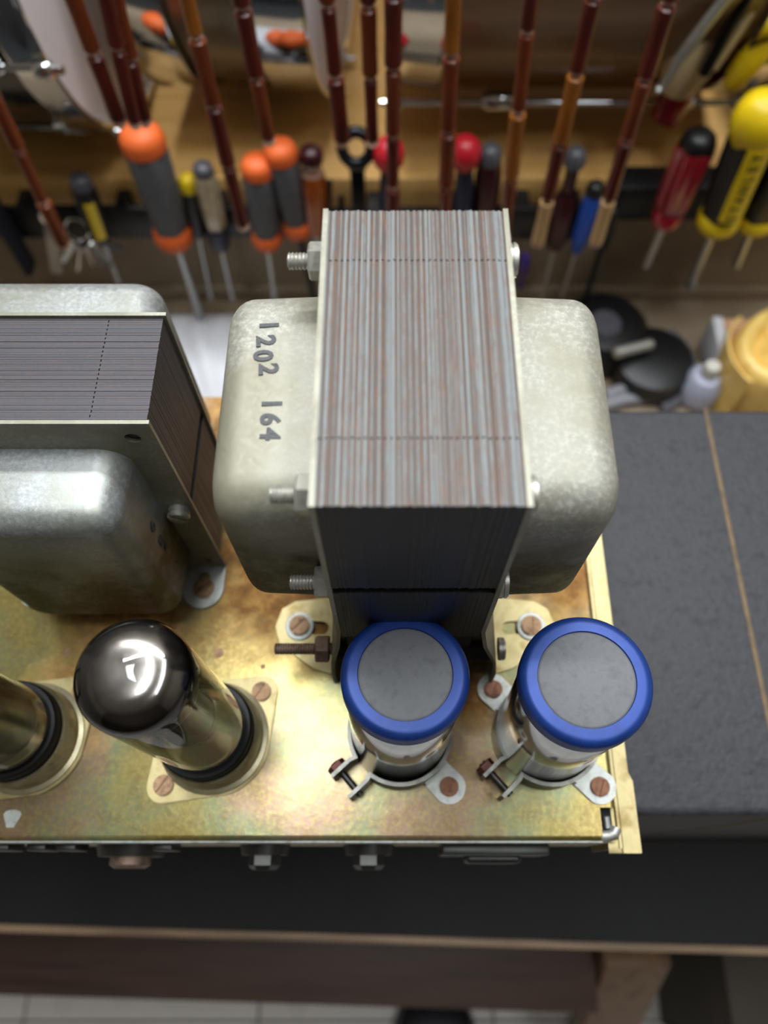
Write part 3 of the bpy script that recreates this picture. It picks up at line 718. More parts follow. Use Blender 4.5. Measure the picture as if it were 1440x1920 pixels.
# =================================================================== capacitors
def capacitor(base, topc, rt, label, tabs):
    b0, t0 = Vector(base), Vector(topc)
    cp = thing('capacitor', b0, label, 'capacitor', 'blue topped can capacitors')
    m = frame(b0, t0); Lc = (t0-b0).length; r = rt-.9
    B().lathe([(.5, 0), (.5, r-1), (1.2, r), (Lc-9, r), (Lc-8.6, r-.25), (Lc-8, r-.25), (Lc-6, r)], 64, m).build('can', 'chrome_can', cp, sharp=60)
    pr = [(Lc-7.2, r+.05), (Lc-7.0, rt), (Lc-2.8, rt)]
    for i in range(1, 9):
        a = math.radians(90*i/8); pr.append((Lc-2.8+2.6*math.sin(a)-.0, rt-2.6+2.6*math.cos(a)))
    pr += [(Lc-.1, rt*.735), (Lc-.75, rt*.725)]
    cap_ = B().lathe(pr, 72, m).build('blue_cap', 'blue_plastic', cp, sharp=60)
    B().lathe([(Lc-.85, rt*.735), (Lc-.45, rt*.715), (Lc-.3, rt*.69), (Lc-.3, 0)], 64, m).build('end_disc', 'grey_disc', cap_, sharp=60)
    # clamp
    cl = B(); rc = rt-.25; ga = math.radians(222); half = math.radians(12.5); pth = []
    c, s_ = math.cos(ga), math.sin(ga); n_ = Vector((-s_, c, 0)); o_ = Vector((c, s_, 0))
    e1 = b0+o_*rc*math.cos(half)+n_*rc*math.sin(half); e2 = b0+o_*rc*math.cos(half)-n_*rc*math.sin(half)
    pth.append(b0+o_*(rc+9.5)+n_*4.4); pth.append(b0+o_*(rc+1.6)+n_*4.4)
    N_ = 60
    for i in range(N_+1):
        a = ga+half+(2*math.pi-2*half)*i/N_; pth.append(b0+Vector((rc*math.cos(a), rc*math.sin(a), 0)))
    pth.append(b0+o_*(rc+1.6)-n_*4.4); pth.append(b0+o_*(rc+9.5)-n_*4.4)
    clamp = B().strip(pth, 1.3, 1.0, 13.5).build('clamp', 'clamp_steel', cp, sharp=30)
    ctr = b0+o_*(rc+6)+Vector((0, 0, 6.5))
    B().cyl(ctr+n_*6, ctr-n_*8.2, 1.2, 14).build('clamp_screw', 'dark_steel', clamp)
    B().lathe([(0, 0), (0, 3.1), (.4, 3.4), (2.4, 3.4), (2.8, 3.0), (2.8, 0)], 6, frame(ctr-n_*4.9, ctr-n_*9)).build('clamp_nut', 'red_nut', clamp, sharp=20)
    for (u, v) in tabs:
        p = P(u, v, z=1.5) if v else u
        d = Vector((p.x-b0.x, p.y-b0.y, 0)); L = d.length; d.normalize(); a0 = math.atan2(d.y, d.x)
        q = Vector((-d.y, d.x, 0))
        pts = [(b0+d*(rc+.3)+q*5.5), (b0+d*(rc+.3)-q*5.5)]+[(p+Vector((math.cos(a0+a)*5.8, math.sin(a0+a)*5.8, 0))) for a in [math.radians(x_) for x_ in range(-80, 81, 16)]]
        tb_ = B().prism([(x_.x, x_.y) for x_ in pts], 0, 1.2, holes=[circ(p.x, p.y, 2.0, 14)], ).build('mounting_tab', 'zinc_tab', clamp)
        B().strip([(b0+d*(rc+.3)+q*5.2).to_tuple(), (b0+d*(rc+.3)-q*5.2).to_tuple()], .9, 0, 4).build('tab_riser', 'zinc_tab', clamp)
        slot_screw(tb_, (p.x, p.y, 1.2), 3.3, 'screw_copper', rot=1.2)
    return cp
c1b = Vector((2.8, 44.7, 0)); c2b = Vector((54.0, 44.7, 0))
ct1 = P(760, 1262, z=77); ct2 = P(1101, 1272, z=82)
capacitor(c1b, ct1, 17.8, 'blue topped chrome can capacitor directly in front of the striped core', [(842, 1475)])
capacitor(c2b, ct2, 17.8, 'blue topped chrome can capacitor near the right front corner of the chassis', [(925, 1292), (1125, 1475)])

# =================================================================== tool shelf behind the bench
SY, SZ = 500.0, -157.0
sf = thing('drum_shelf', (0, 700, SZ-28), 'honey coloured wooden shelf carrying the drums above the tool rack', 'shelf')
B().box(-1000, 1000, SY+14, 898, SZ-28, SZ-6).build('shelf_board', 'shelf_wood', sf)
for k in range(4): B().box(-1000, 1000, SY+14+k*96.2, SY+14+k*96.2+95.6, SZ-6, SZ, .5).build('plank', 'shelf_wood', sf)
B().box(-1000, 1000, SY, SY+14, SZ-29, SZ+1, 1.2).build('front_rail', 'shelf_wood', sf)
bk = thing('backboard', (0, 512, BZ), 'grey brown board standing behind the hanging screwdriver blades', 'board')
B().box(-1000, 1000, SY+6, SY+14, BZ, SZ-29).build('panel', 'backboard', bk)
B().box(-1000, 1000, SY+1, SY+6, BZ, BZ+16, .8).build('skirting', 'backboard', bk)
TY = 468.0                                     # plane of the hanging tools
def rail(u0, u1, v0, v1, label, n=1, dep=24):
    a, b = P(u0, v0, y=TY-10), P(u1, v1, y=TY-10)
    r_ = thing('tool_rail', ((a.x+b.x)/2, TY+12, b.z), label, 'tool rail', 'black tool rails')
    B().box(a.x, b.x, TY+9, TY+14, b.z, a.z, 1).build('rail_bar', 'black_plastic', r_)
    k = max(2, int((b.x-a.x)/60))
    for i in range(k):
        x_ = a.x+(i+.5)*(b.x-a.x)/k; B().box(x_-5, x_+5, TY+14, SY+6, b.z+2, a.z-2, 1).build('standoff', 'black_plastic', r_)
    return r_
rail(-260, 330, 425, 480, 'black tool rail behind the leftmost tools')
rail(336, 612, 425, 478, 'black tool rail behind the orange and grey screwdrivers')
rail(620, 930, 428, 478, 'black tool rail hidden behind the striped core')
rail(938, 1118, 425, 482, 'black tool rail behind the blue handled screwdriver')
for i, (u0, u1, lb) in enumerate(((1166, 1290, 'black tool holder block under the red clear screwdriver'), (1296, 1440, 'black tool holder block under the large yellow and black screwdriver'), (1446, 1640, 'black tool holder block at the right end of the rack'))):
    a, b = P(u0, 405, y=TY-16), P(u1, 465, y=TY-16)
    h_ = thing('tool_holder', ((a.x+b.x)/2, TY+14, b.z), lb, 'tool holder', 'black tool holder blocks')
    B().box(a.x, b.x, TY+13, SY+6, b.z, a.z, 1.5).build('block', 'black_plastic', h_)


def tool(name, label, top, bot, yy, segs, cat='screwdriver', group='tools on the rack', blade=None):
    """segs: (part, material, [(s, r)...], sides, flute) with s as fraction of handle length from the top"""
    p0, p1 = P(top[0], top[1], y=yy), P(bot[0], bot[1], y=yy)
    m = frame(p0, p1); L = (p1-p0).length
    t_ = thing(name, p0, label, cat, group, m)
    for nm, mat, prof, n, flu in segs:
        B().lathe([(s*L, r) for s, r in prof], n, None, flu).build(nm, mat, t_, local=True, sharp=50)
    if blade:
        (bu, bv), r, mat, tip = blade
        q = P(bu, bv, y=yy); LB = (q-p0).length
        B().cyl((0, 0, L*.98), (0, 0, LB), r, 12).build('blade', mat, t_, local=True)
        if tip: B().lathe([(LB-14, r), (LB-6, r*1.25), (LB, r*.6), (LB, 0)], 10, None).build('blade_tip', mat, t_, local=True)
    return t_
def cap_end(s0, s1, r): return [(s0, 0), (s0+(s1-s0)*.08, r*.62), (s0+(s1-s0)*.3, r*.9), (s0+(s1-s0)*.6, r), (s1, r*.98)]
def grip(r, body, capm, endm, capl=.16, n=24, flu=(.05, 6)):
    return [('end_cap', capm, cap_end(0, capl, r*1.03), 24, None),
            ('grip', body, [(capl, r*.93), (capl+.03, r), (.5, r*.95), (.74, r*.86), (.84, r*.8)], 36, flu),
            ('collar', endm, [(.84, r*.8), (.87, r*.98), (.95, r*1.0), (1.0, r*.8), (1.02, r*.3), (1.02, 0)], 24, None)]
# grey and orange trio
tool('screwdriver', 'largest grey rubber screwdriver with orange ends at the left of the rack', (258, 236), (330, 455), TY-4, grip(15.5, 'grey_rubber', 'orange_rubber', 'orange_rubber'), blade=((390, 622), 3.4, 'blade_steel', True))
tool('screwdriver', 'small grey and orange screwdriver, lower one of the close pair', (480, 294), (502, 458), TY-6, grip(12, 'grey_rubber', 'orange_rubber', 'orange_rubber'), blade=((520, 560), 2.4, 'blade_steel', True))
tool('screwdriver', 'grey and orange screwdriver leaning over the lower one of the close pair', (521, 266), (560, 436), TY-2, grip(12, 'grey_rubber', 'orange_rubber', 'orange_rubber'), blade=((585, 575), 2.6, 'black_steel', True))
# others
tool('screwdriver', 'black screwdriver with a round yellow end beside the clear one', (350, 328), (372, 440), TY+2, [('end_cap', 'yellow_plastic', cap_end(0, .22, 7.2), 20, None), ('grip', 'black_plastic', [(.22, 6.6), (.6, 7), (.9, 6), (1, 5), (1, 0)], 24, (.05, 6))], blade=((398, 560), 1.8, 'blade_steel', False))
tool('screwdriver', 'clear ribbed screwdriver handle with dark blue collar', (378, 306), (414, 462), TY-3, [('end_cap', 'grey_plastic', cap_end(0, .1, 7.6), 20, None), ('grip', 'clear_handle', [(.1, 7.6), (.2, 8.6), (.66, 8.2), (.74, 7)], 36, (.08, 6)), ('collar', 'navy_plastic', [(.74, 8.6), (.9, 9.2), (1, 7), (1, 0)], 24, None)], blade=((436, 560), 2.0, 'blade_steel', False))
tool('screwdriver', 'amber clear screwdriver with dark red end left of the ring spanner', (582, 276), (594, 440), TY-1, [('end_cap', 'maroon_plastic', cap_end(0, .13, 9), 20, None), ('neck', 'bead_clear', [(.13, 8), (.18, 6.5), (.26, 8.6)], 20, None), ('grip', 'amber_clear', [(.26, 8.6), (.34, 9.4), (.8, 9), (.96, 7), (1, 0)], 36, (.08, 6))], blade=((606, 580), 2.2, 'blade_steel', False))
tool('hex_driver', 'black handled driver with red ball end just right of the ring spanner', (728, 262), (730, 440), TY-2, [('end_cap', 'red_plastic', [(0, 0), (.01, 6), (.06, 10.5), (.13, 12), (.2, 11), (.27, 7), (.3, 4)], 24, None), ('grip', 'navy_plastic', [(.27, 5.5), (.5, 7), (.95, 6), (1, 0)], 24, (.05, 6))], 'driver', blade=((731, 560), 2, 'blade_steel', False))
tool('hex_driver', 'black handled driver with red ball end left of the dark red driver', (873, 258), (868, 440), TY-2, [('end_cap', 'red_plastic', [(0, 0), (.01, 6), (.06, 10.5), (.13, 12), (.2, 11), (.27, 7), (.3, 4)], 24, None), ('grip', 'navy_plastic', [(.27, 5.5), (.5, 7), (.95, 6), (1, 0)], 24, (.05, 6))], 'driver', blade=((866, 560), 2, 'blade_steel', False))
tool('screwdriver', 'dark maroon screwdriver with round grey black end right of the red ball', (921, 272), (905, 440), TY+4, [('end_cap', 'grey_plastic', cap_end(0, .16, 8.5), 20, None), ('grip', 'maroon_plastic', [(.16, 8), (.3, 9.5), (.8, 9), (1, 6), (1, 0)], 36, (.08, 6))], blade=((898, 560), 2.2, 'blade_steel', False))
tool('screwdriver', 'dark red screwdriver with grey end behind the pale bamboo tube', (1083, 278), (1040, 462), TY+4, [('end_cap', 'grey_plastic', cap_end(0, .14, 8), 20, None), ('neck', 'maroon_plastic', [(.14, 5), (.4, 5)], 20, None), ('grip', 'maroon_plastic', [(.4, 6), (.5, 9.5), (.9, 9), (1, 6), (1, 0)], 36, (.08, 6))], blade=((1022, 575), 2.2, 'blade_steel', False))
tool('screwdriver', 'slim blue handled screwdriver between the two pale bamboo tubes', (1120, 342), (1080, 472), TY-4, [('end_cap', 'black_plastic', cap_end(0, .14, 7), 20, None), ('grip', 'blue_handle', [(.14, 6), (.22, 6.8), (.75, 6.6), (.9, 5), (1, 3), (1, 0)], 24, (.05, 6))], blade=((1058, 560), 1.5, 'blade_steel', False))
tool('nut_driver', 'thin black shafted driver with dark knob right of the blue handle', (1152, 388), (1126, 470), TY+2, [('grip', 'black_plastic', cap_end(0, .5, 6)+[(.9, 5), (1, 0)], 20, None)], 'driver', blade=((1092, 610), 2.6, 'black_steel', False))
tool('screwdriver', 'red clear screwdriver with black end in the holder block', (1318, 246), (1246, 418), TY-8, [('end_cap', 'black_plastic', cap_end(0, .16, 12), 24, None), ('grip', 'red_clear', [(.13, 12.6), (.2, 13.6), (.7, 13), (.8, 11)], 48, (.09, 6)), ('collar', 'red_clear', [(.8, 9.5), (.86, 12), (.97, 11.5), (1, 8), (1, 0)], 24, None)], blade=((1205, 500), 3.2, 'blade_steel', False))
sd = tool('screwdriver', 'large black and yellow screwdriver with big yellow ball end and lettering', (1446, 176), (1340, 428), TY-18, [('end_cap', 'yellow_plastic', [(0, 0), (.01, 9), (.05, 15), (.13, 18.5), (.22, 18.5), (.3, 15.5), (.33, 14.5)], 32, None), ('grip', 'black_plastic', [(.2, 16.5), (.4, 16.4), (.75, 15.2), (.86, 13.6)], 36, (.05, 6)), ('collar', 'yellow_plastic', [(.86, 13.5), (.89, 16), (.96, 15.5), (1.0, 12), (1, 0)], 32, None)], blade=((1255, 540), 3.4, 'blade_steel', True))
tool('screwdriver', 'second black and yellow screwdriver cut by the right edge', (1500, 215), (1412, 424), TY-10, [('end_cap', 'yellow_plastic', cap_end(0, .2, 15), 32, None), ('grip', 'black_plastic', [(.2, 15), (.5, 15.5), (.75, 14.5), (.86, 13)], 36, (.05, 6)), ('collar', 'yellow_plastic', [(.86, 13), (.89, 15.5), (.96, 15), (1.0, 12), (1, 0)], 32, None)], blade=((1330, 500), 3.2, 'blade_steel', False))
tool('screwdriver', 'black screwdriver with yellow label strip at the far left', (146, 328), (192, 450), TY+0, [('end_cap', 'grey_plastic', cap_end(0, .16, 8.5), 20, None), ('grip', 'black_plastic', [(.16, 8.5), (.3, 9.5), (.9, 8.5), (1, 5), (1, 0)], 30, (.05, 6))], blade=((236, 530), 2.4, 'blade_steel', False))
# label panel with lettering on the big screwdriver, facing the viewer
def on_tool(t_, top, bot, yy, s0, s1, w, r, mat, nm, text=None, da=0):
    p0, p1 = P(*top, y=yy), P(*bot, y=yy); L = (p1-p0).length; m = frame(p0, p1); mi = m.inverted()
    cl_ = mi @ Vector((0, 0, H)); a = math.atan2(cl_.y, cl_.x)+da
    out = Vector((math.cos(a), math.sin(a), 0)); sid = Vector((-math.sin(a), math.cos(a), 0))
    rings = []
    for s_ in (s0, s1):
        rings.append([sid*(w*k)+out*(math.sqrt(max(1, (r*r-(w*k)**2)))-.5+h_)+Vector((0, 0, s_*L)) for k, h_ in [(x_/4, 1.4) for x_ in range(-4, 5)]+[(x_/4, 0) for x_ in range(4, -5, -1)]])
    pl = B().loft(rings).build(nm, mat, t_, local=True)
    if text:
        # reads upward along the handle
        ex = Vector((0, 0, -1)); ey = ex.cross(out)*-1; ey = out.cross(ex)
        mt = Matrix((ex, ey, out)).transposed()
        n = len(text)
        for i, c_ in enumerate(text):
            s_ = s1+(s0-s1)*(.5+i)/n
            g = glyph(t_, c_, out*(r+1.0)+Vector((0, 0, s_*L)), w*.85, mt, 'letter', 'black_plastic', .02)
on_tool(sd, (1446, 176), (1340, 428), TY-18, .26, .8, 8, 17.2, 'yellow_plastic', 'label_panel', 'STANLEY', -.5)
on_tool([o for o in bpy.data.objects if o.get('label', '').startswith('black screwdriver with yellow label')][0], (146, 328), (192, 450), TY, .3, .85, 4, 9.4, 'yellow_plastic', 'label_strip')
# ring spanner
p = P(668, 277, y=TY-2); q = P(676, 450, y=TY-2)
rs = thing('ring_spanner', p, 'black ring spanner hanging upright behind the striped core', 'spanner', 'tools on the rack')
mt = frame(p, q)
ring_pts = [p+Vector((math.cos(a)*10.2, math.sin(a)*4.5, math.sin(a)*9.4)) for a in [2*math.pi*i/32 for i in range(33)]]
B().tube(ring_pts, 4.2, 12).build('ring', 'black_steel', rs, sharp=80)
B().box(-5.5, 5.5, -2.5, 2.5, 13, (q-p).length, 1.5, mtx=mt).build('shaft', 'black_steel', rs)
B().box(-7, 7, -3.5, 3.5, 11, 18, 2, mtx=mt).build('neck', 'grey_plastic', rs)
# thin blades hanging further back
for i, (u0, u1, lb) in enumerate(((618, 612, 'thin black steel rod left of the ring spanner'), (640, 638, 'short black steel rod beside the ring spanner'))):
    a, b = P(u0, 338+i*30, y=TY+3), P(u1, 520, y=TY+3)
    tag(B().cyl(a, b, 2.2, 10, bev=.6).build('steel_rod', 'black_steel'), lb, 'rod', 'tools on the rack')
a, b = P(985, 478, y=TY-2), P(975, 540, y=TY-2)
tag(B().lathe([(0, 0), (0, 3), (6, 5), (18, 5), (24, 2.5), (40, 2.2), (40, 0)], 14, frame(a, b)).build('driver_bit', 'purple_plastic'), 'small purple driver bit under the rail behind the core', 'bit', 'tools on the rack')
# key ring cluster and pouch, far left
kr = thing('key_bunch', P(150, 440, y=TY-6), 'bunch of shiny steel keys and rings hanging at the far left', 'keys')
kc = Vector(kr['_b'])
B().tube([kc+Vector((9*math.cos(a), 2*math.sin(a), 9*math.sin(a)+6)) for a in [2*math.pi*i/20 for i in range(21)]], 1.0, 8).build('key_ring', 'chrome', kr)
for i in range(7):
    a = -1.1+i*.36; d = Vector((math.sin(a), -.15*(i % 3), -math.cos(a)))
    m_ = frame(kc+d*2, kc+d*40) @ Matrix.Rotation(.5*i, 4, 'Z')
    B().prism([(-2.5, 0), (2.5, 0), (2.5, 22), (1, 24), (-1.4, 22)], -.8, .8, mtx=m_ @ Matrix.Rotation(math.pi/2, 4, 'X') @ Matrix.Translation((0, 8, 0))).build('key_blade', 'chrome', kr)
    B().lathe([(6, 0), (7, 4.5), (9, 6), (11, 4.5), (12, 0)], 14, m_ @ Matrix.Scale(.35, 4, (0, 1, 0))).build('key_head', 'chrome', kr)
pa, pb = P(-60, 330, y=TY-2), P(82, 510, y=TY-2)
po = thing('tool_pouch', ((pa.x+pb.x)/2, TY, pb.z), 'dark navy cloth pouch hanging at the left edge', 'pouch')
B().box(pa.x, pb.x-6, TY-10, TY+10, pb.z, pa.z, 6, 4).build('pouch_body', 'navy_cloth', po)
B().box(pa.x-1, pb.x-5, TY-12, TY+8, pa.z-22, pa.z+2, 5, 4).build('pouch_flap', 'navy_cloth', po)
a, b = P(92, 410, y=TY-6), P(108, 512, y=TY-6)
fb_ = thing('feeler_gauge', b, 'flat grey steel blade tool beside the navy pouch', 'tool')
B().box(-5, 5, -1.5, 1.5, 0, (b-a).length, 1, mtx=frame(a, b)).build('blade', 'blade_steel', fb_)
B().cyl(a+Vector((0, -3, 2)), a+Vector((0, 3, 2)), 6.5, 20, bev=1).build('pivot', 'chrome', fb_)

# =================================================================== drums on the shelf
def drum(name, label, x0, x1, yc_, Rr, shell, lugs, heads=('R',), yaw=0, rods=10, hoopw=13, lugphase=.3, rodm='chrome', off=4):
    zc = SZ+Rr+13+(off-4)
    d = thing(name, ((x0+x1)/2, yc_, SZ+1), label, 'drum', 'drums on the shelf')
    piv = Vector(((x0+x1)/2, yc_, 0)); d.rotation_euler = (0, 0, yaw)
    ax = lambda x_: frame((x_, yc_, zc), (x_+1, yc_, zc))
    n = 72
    B().lathe([(0, Rr-8), (0, Rr-3), (x1-x0, Rr-3), (x1-x0, Rr-8)], n, ax(x0)).build('shell', shell, d, sharp=40)
    for nm, xx, sg in (('L', x0, -1), ('R', x1, 1)):
        hp = [(-hoopw+4, Rr+.5), (-hoopw+4, Rr+4.5), (-hoopw+6, Rr+5), (-4, Rr+2.5), (2, Rr+2.5), (4, Rr+5), (5, Rr+5), (5, Rr+2), (3, Rr-1), (-hoopw+6, Rr-.5), (-hoopw+4, Rr+.5)]
        hp = [(z*sg, r) for z, r in hp]
        B().lathe(hp, n, ax(xx)).build('hoop', 'chrome', d, sharp=30)
        if nm in heads:
            hd = B().lathe([(0*sg, Rr-.5), (.8*sg, Rr-4), (1.0*sg, 0)], n, ax(xx)).build('drum_head', 'drum_head', d)
    for k in range(rods):
        a = lugphase+2*math.pi*k/rods; c = Vector((0, math.cos(a), math.sin(a))); o_ = Vector((0, yc_, zc))
        B().cyl(o_+c*(Rr+off)+Vector((x0-5, 0, 0)), o_+c*(Rr+off)+Vector((x1+5, 0, 0)), 2.6, 12).build('tension_rod', rodm, d)
        for xx in lugs:
            X = x0+(x1-x0)*xx
            lg = B().lathe([(-13, 0), (-13, 5), (-9, 7.5), (9, 7.5), (13, 5), (13, 0)], 16, frame(o_+c*(Rr+off-2)+Vector((X, 0, 0)), o_+c*(Rr+off-2)+Vector((X+1, 0, 0)))).build('lug', 'chrome', d)
        for xx, sg in ((x0, -1), (x1, 1)):
            B().lathe([(-4, 0), (-4, 5), (2, 6.5), (6, 5), (7, 3.2), (13, 3), (13, 0)], 12, frame(o_+c*(Rr+max(5.5, off))+Vector((xx, 0, 0)), o_+c*(Rr+max(5.5, off))+Vector((xx+sg, 0, 0)))).build('hoop_claw', 'chrome', d)
    return d
drum('snare_drum', 'black drum with white head leaning at the left end of the shelf', -350, -206, 606, 165, 'drum_black', (.2, .75), ('R',), yaw=-.03, lugphase=.25, rods=8, hoopw=22)
drum('tom_drum', 'olive metal drum with chrome hoops left of the middle', -164, -44, 643, 148, 'drum_olive', (.5,), ('R',), yaw=-.1, lugphase=0, rods=4, hoopw=36)
drum('wood_drum', 'brown wooden drum with long chrome tension rod right of the middle', 4, 262, 636, 160, 'drum_wood', (.3, .82), ('L',), yaw=0, lugphase=math.radians(233), rods=5, hoopw=34, off=13)

# =================================================================== bamboo curtain strands in front of the rack
KY = 388.0
def strand(pts, cols, label, dy=0, seglen=43, start=0.0, rs=4.3, pale_end=False):
    a, b = P(*pts[0], y=KY+dy), P(*pts[1], y=KY+dy)
    d = b-a; L = d.length; d.normalize(); top = a
    sd_ = thing('curtain_strand', b, label, 'bead strand', 'bamboo strands of the hanging curtain', frame(b, a))
    s_ = 0.0; k = 0; rnd = random.Random(int(pts[0][0]*7+3))
    while s_ < L-4:
        ln_ = min(seglen*rnd.uniform(.85, 1.15), L-s_)
        if k == 0 and pale_end: ln_ = 37
        r = rs*rnd.uniform(.85, 1.15); mat = 'bamboo_pale' if (k == 0 and pale_end) else cols[k % len(cols)]
        if k == 0 and pale_end: r = 4.6
        B().lathe([(s_+.4, 0), (s_+.4, r*.8), (s_+1.2, r), (s_+ln_*.5, r*.93), (s_+ln_-3.4, r), (s_+ln_-2.6, r*.8), (s_+ln_-2.6, 0)], 14).build('bamboo_tube', mat, sd_, local=True)
        B().lathe([(s_+ln_-3, 0), (s_+ln_-2.6, 2.2), (s_+ln_-1.2, 3.5), (s_+ln_+.2, 2.2), (s_+ln_+.6, 0)], 12).build('bead', 'bead_clear', sd_, local=True)
        s_ += ln_; k += 1
    if not pale_end or True: B().lathe([(-5, 0), (-4.4, 2.6), (-2.2, 4.1), (0, 2.6), (.6, 0)], 12).build('bead', 'bead_clear', sd_, local=True)
    return sd_
mr_, br_, am_ = 'bamboo_maroon', 'bamboo_brown', 'bamboo_amber'
ST = [(((-85, 30), (118, 456)), [br_, br_, br_], 'brown bamboo strand ending at the far left beside the keys', 0, False),
      (((112, -70), (222, 224)), [mr_, br_, br_, mr_], 'dark red bamboo strand crossing the lettering of the white drum head', 0, False),
      (((184, -70), (252, 226)), [mr_, mr_, am_, br_], 'thick bamboo strand over the white drum head, middle of three', 0, False),
      (((198, -70), (271, 222)), [mr_, br_, am_, br_], 'bamboo strand at the right rim of the white drum head', 6, False),
      (((334, -70), (455, 420)), [mr_, mr_, br_, am_, mr_], 'long bamboo strand with amber top crossing the olive drum', 0, False),
      (((438, -70), (503, 258)), [br_, mr_, mr_, am_], 'bamboo strand with amber tube over the olive drum centre', 0, False),
      (((606, -70), (641, 262)), [mr_, mr_, br_, br_], 'thin dark bamboo strand over the rim of the olive drum', 6, False),
      (((688, -70), (698, 262)), [mr_, br_, mr_, mr_], 'thin dark bamboo strand just above the ring spanner', 6, False),
      (((738, -70), (736, 440)), [mr_, mr_, br_, mr_], 'bamboo strand hanging in front of the red ball end', 0, False),
      (((853, -70), (833, 440)), [br_, br_, br_, am_], 'bamboo strand with orange top left of the wooden drum', 0, False),
      (((1003, -70), (946, 440)), [br_, am_, br_, mr_], 'bamboo strand over the wooden drum meeting the chrome rod', 0, False),
      (((1128, -70), (1009, 452)), [mr_, mr_, am_, mr_, mr_], 'bamboo strand with pale bottom tube left of the blue handle', 0, True),
      (((1276, -70), (1118, 452)), [mr_, mr_, br_, mr_], 'bamboo strand with pale bottom tube right of the blue handle', 0, True)]
for pts, cols, lb, dy, pe in ST: strand(pts, cols, lb, dy, pale_end=pe)

# =================================================================== upper right tools on the shelf
def pliers(label, j, h1, h2, yy, m1, m2, rr=5.5):
    J, A, Bq = P(*j, y=yy), P(*h1, y=yy), P(*h2, y=yy+6)
    t_ = thing('pliers', J, label, 'pliers', 'yellow and black hand tools')
    for E, mm in ((A, m1), (Bq, m2)):
        mid = J.lerp(E, .5)+Vector((6 if E is A else -6, 0, 0))
        B().tube([J, J.lerp(mid, .5), mid, mid.lerp(E, .6), E], rr, 12, [rr*.6, rr*.9, rr*1.1, rr*1.1, rr*.7]).build('handle', mm, t_)
    B().cyl(J+Vector((0, -7, 0)), J+Vector((0, 7, 0)), 8, 18, bev=1.5).build('pivot', 'blade_steel', t_)
    n_ = (J-A.lerp(Bq, .5)).normalized()
    B().tube([J, J+n_*16, J+n_*34], 5, 10, [6, 5, 2.5]).build('jaw', 'blade_steel', t_)
    return t_
UY = 500
pliers('yellow handled pliers hanging behind the clear plastic at the upper right', (1390, -60), (1322, 28), (1290, 90), UY+10, 'yellow_plastic', 'black_plastic', 6)
pliers('black and yellow pliers at the upper right corner', (1475, -40), (1408, 82), (1440, 110), UY, 'yellow_plastic', 'black_plastic', 7)
tag(B().lathe([(0, 0), (2, 6), (8, 9), (20, 10), (34, 8), (42, 5), (42, 0)], 24, frame(P(1450, 55, y=UY-10), P(1400, 120, y=UY-10))).build('awl_handle', 'yellow_plastic'), 'yellow rounded tool handle at the right edge above the large screwdriver', 'tool', 'yellow and black hand tools')
cr = thing('cream_hand_tool', P(1312, 100, y=UY+4), 'cream plastic hand tool with clear tip at the upper right', 'tool')
cc = Vector(cr['_b'])
B().lathe([(0, 0), (1, 13), (14, 17), (34, 18), (52, 12), (54, 0)], 24, frame(P(1330, 30, y=UY+8), P(1300, 96, y=UY+8))).build('tool_body', 'cream_plastic', cr)
B().lathe([(0, 0), (1, 9), (9, 10), (14, 7), (14, 0)], 20, frame(P(1302, 92, y=UY+2), P(1294, 120, y=UY+2))).build('tool_tip', 'white_plastic', cr)
bt = [P(1392, -40, y=UY-22), P(1350, 10, y=UY-22), P(1300, 75, y=UY-22), P(1272, 112, y=UY-22), P(1255, 145, y=UY-22), P(1240, 164, y=UY-22), P(1230, 172, y=UY-24)]
tag(B().tube(bt, 4, 10, [4, 4, 4, 3.6, 3.2, 3, 2.6]).build('bent_probe', 'zinc_bright'), 'bent pale metal probe crossing the cream tool', 'probe')
for i, (a, b, mm, lb) in enumerate((((1420, -40), (1318, 140), 'black_steel', 'dark steel shaft right of the bent pale probe'), ((1436, -20), (1335, 128), 'cream_plastic', 'cream coloured rod beside the dark steel shaft'), ((1480, 0), (1392, 98), 'black_steel', 'black steel shaft under the yellow knob at upper right'))):
    tag(B().cyl(P(*a, y=UY-16+i*4), P(*b, y=UY-16+i*4), 3.8, 12, bev=1).build('steel_shaft', mm), lb, 'shaft')
tag(B().lathe([(0, 0), (1, 10), (10, 13), (44, 12), (48, 0)], 20, frame(P(1300, 118, y=UY+30), P(1262, 190, y=UY+30))).build('red_driver_handle', 'red_clear'), 'dark red handle in the shadow below the cream tool', 'tool')
bx_ = thing('tool_case', (P(1400, 190, y=560).x, 590, SZ), 'black tool case in the shadow on the shelf at right', 'case')
bxx = bx_['_b'][0]
B().box(bxx+5, bxx+200, 545, 680, SZ, SZ+70, 4).build('case_body', 'black_plastic', bx_)
B().box(bxx+3, bxx+202, 543, 682, SZ+70, SZ+88, 4).build('case_lid', 'black_plastic', bx_)
B().box(bxx+65, bxx+95, 538, 543.5, SZ+58, SZ+78, 1).build('latch', 'grey_plastic', bx_)

# =================================================================== clutter on the bench behind the cabinet
def onb(u, v): return P(u, v, z=BZ)
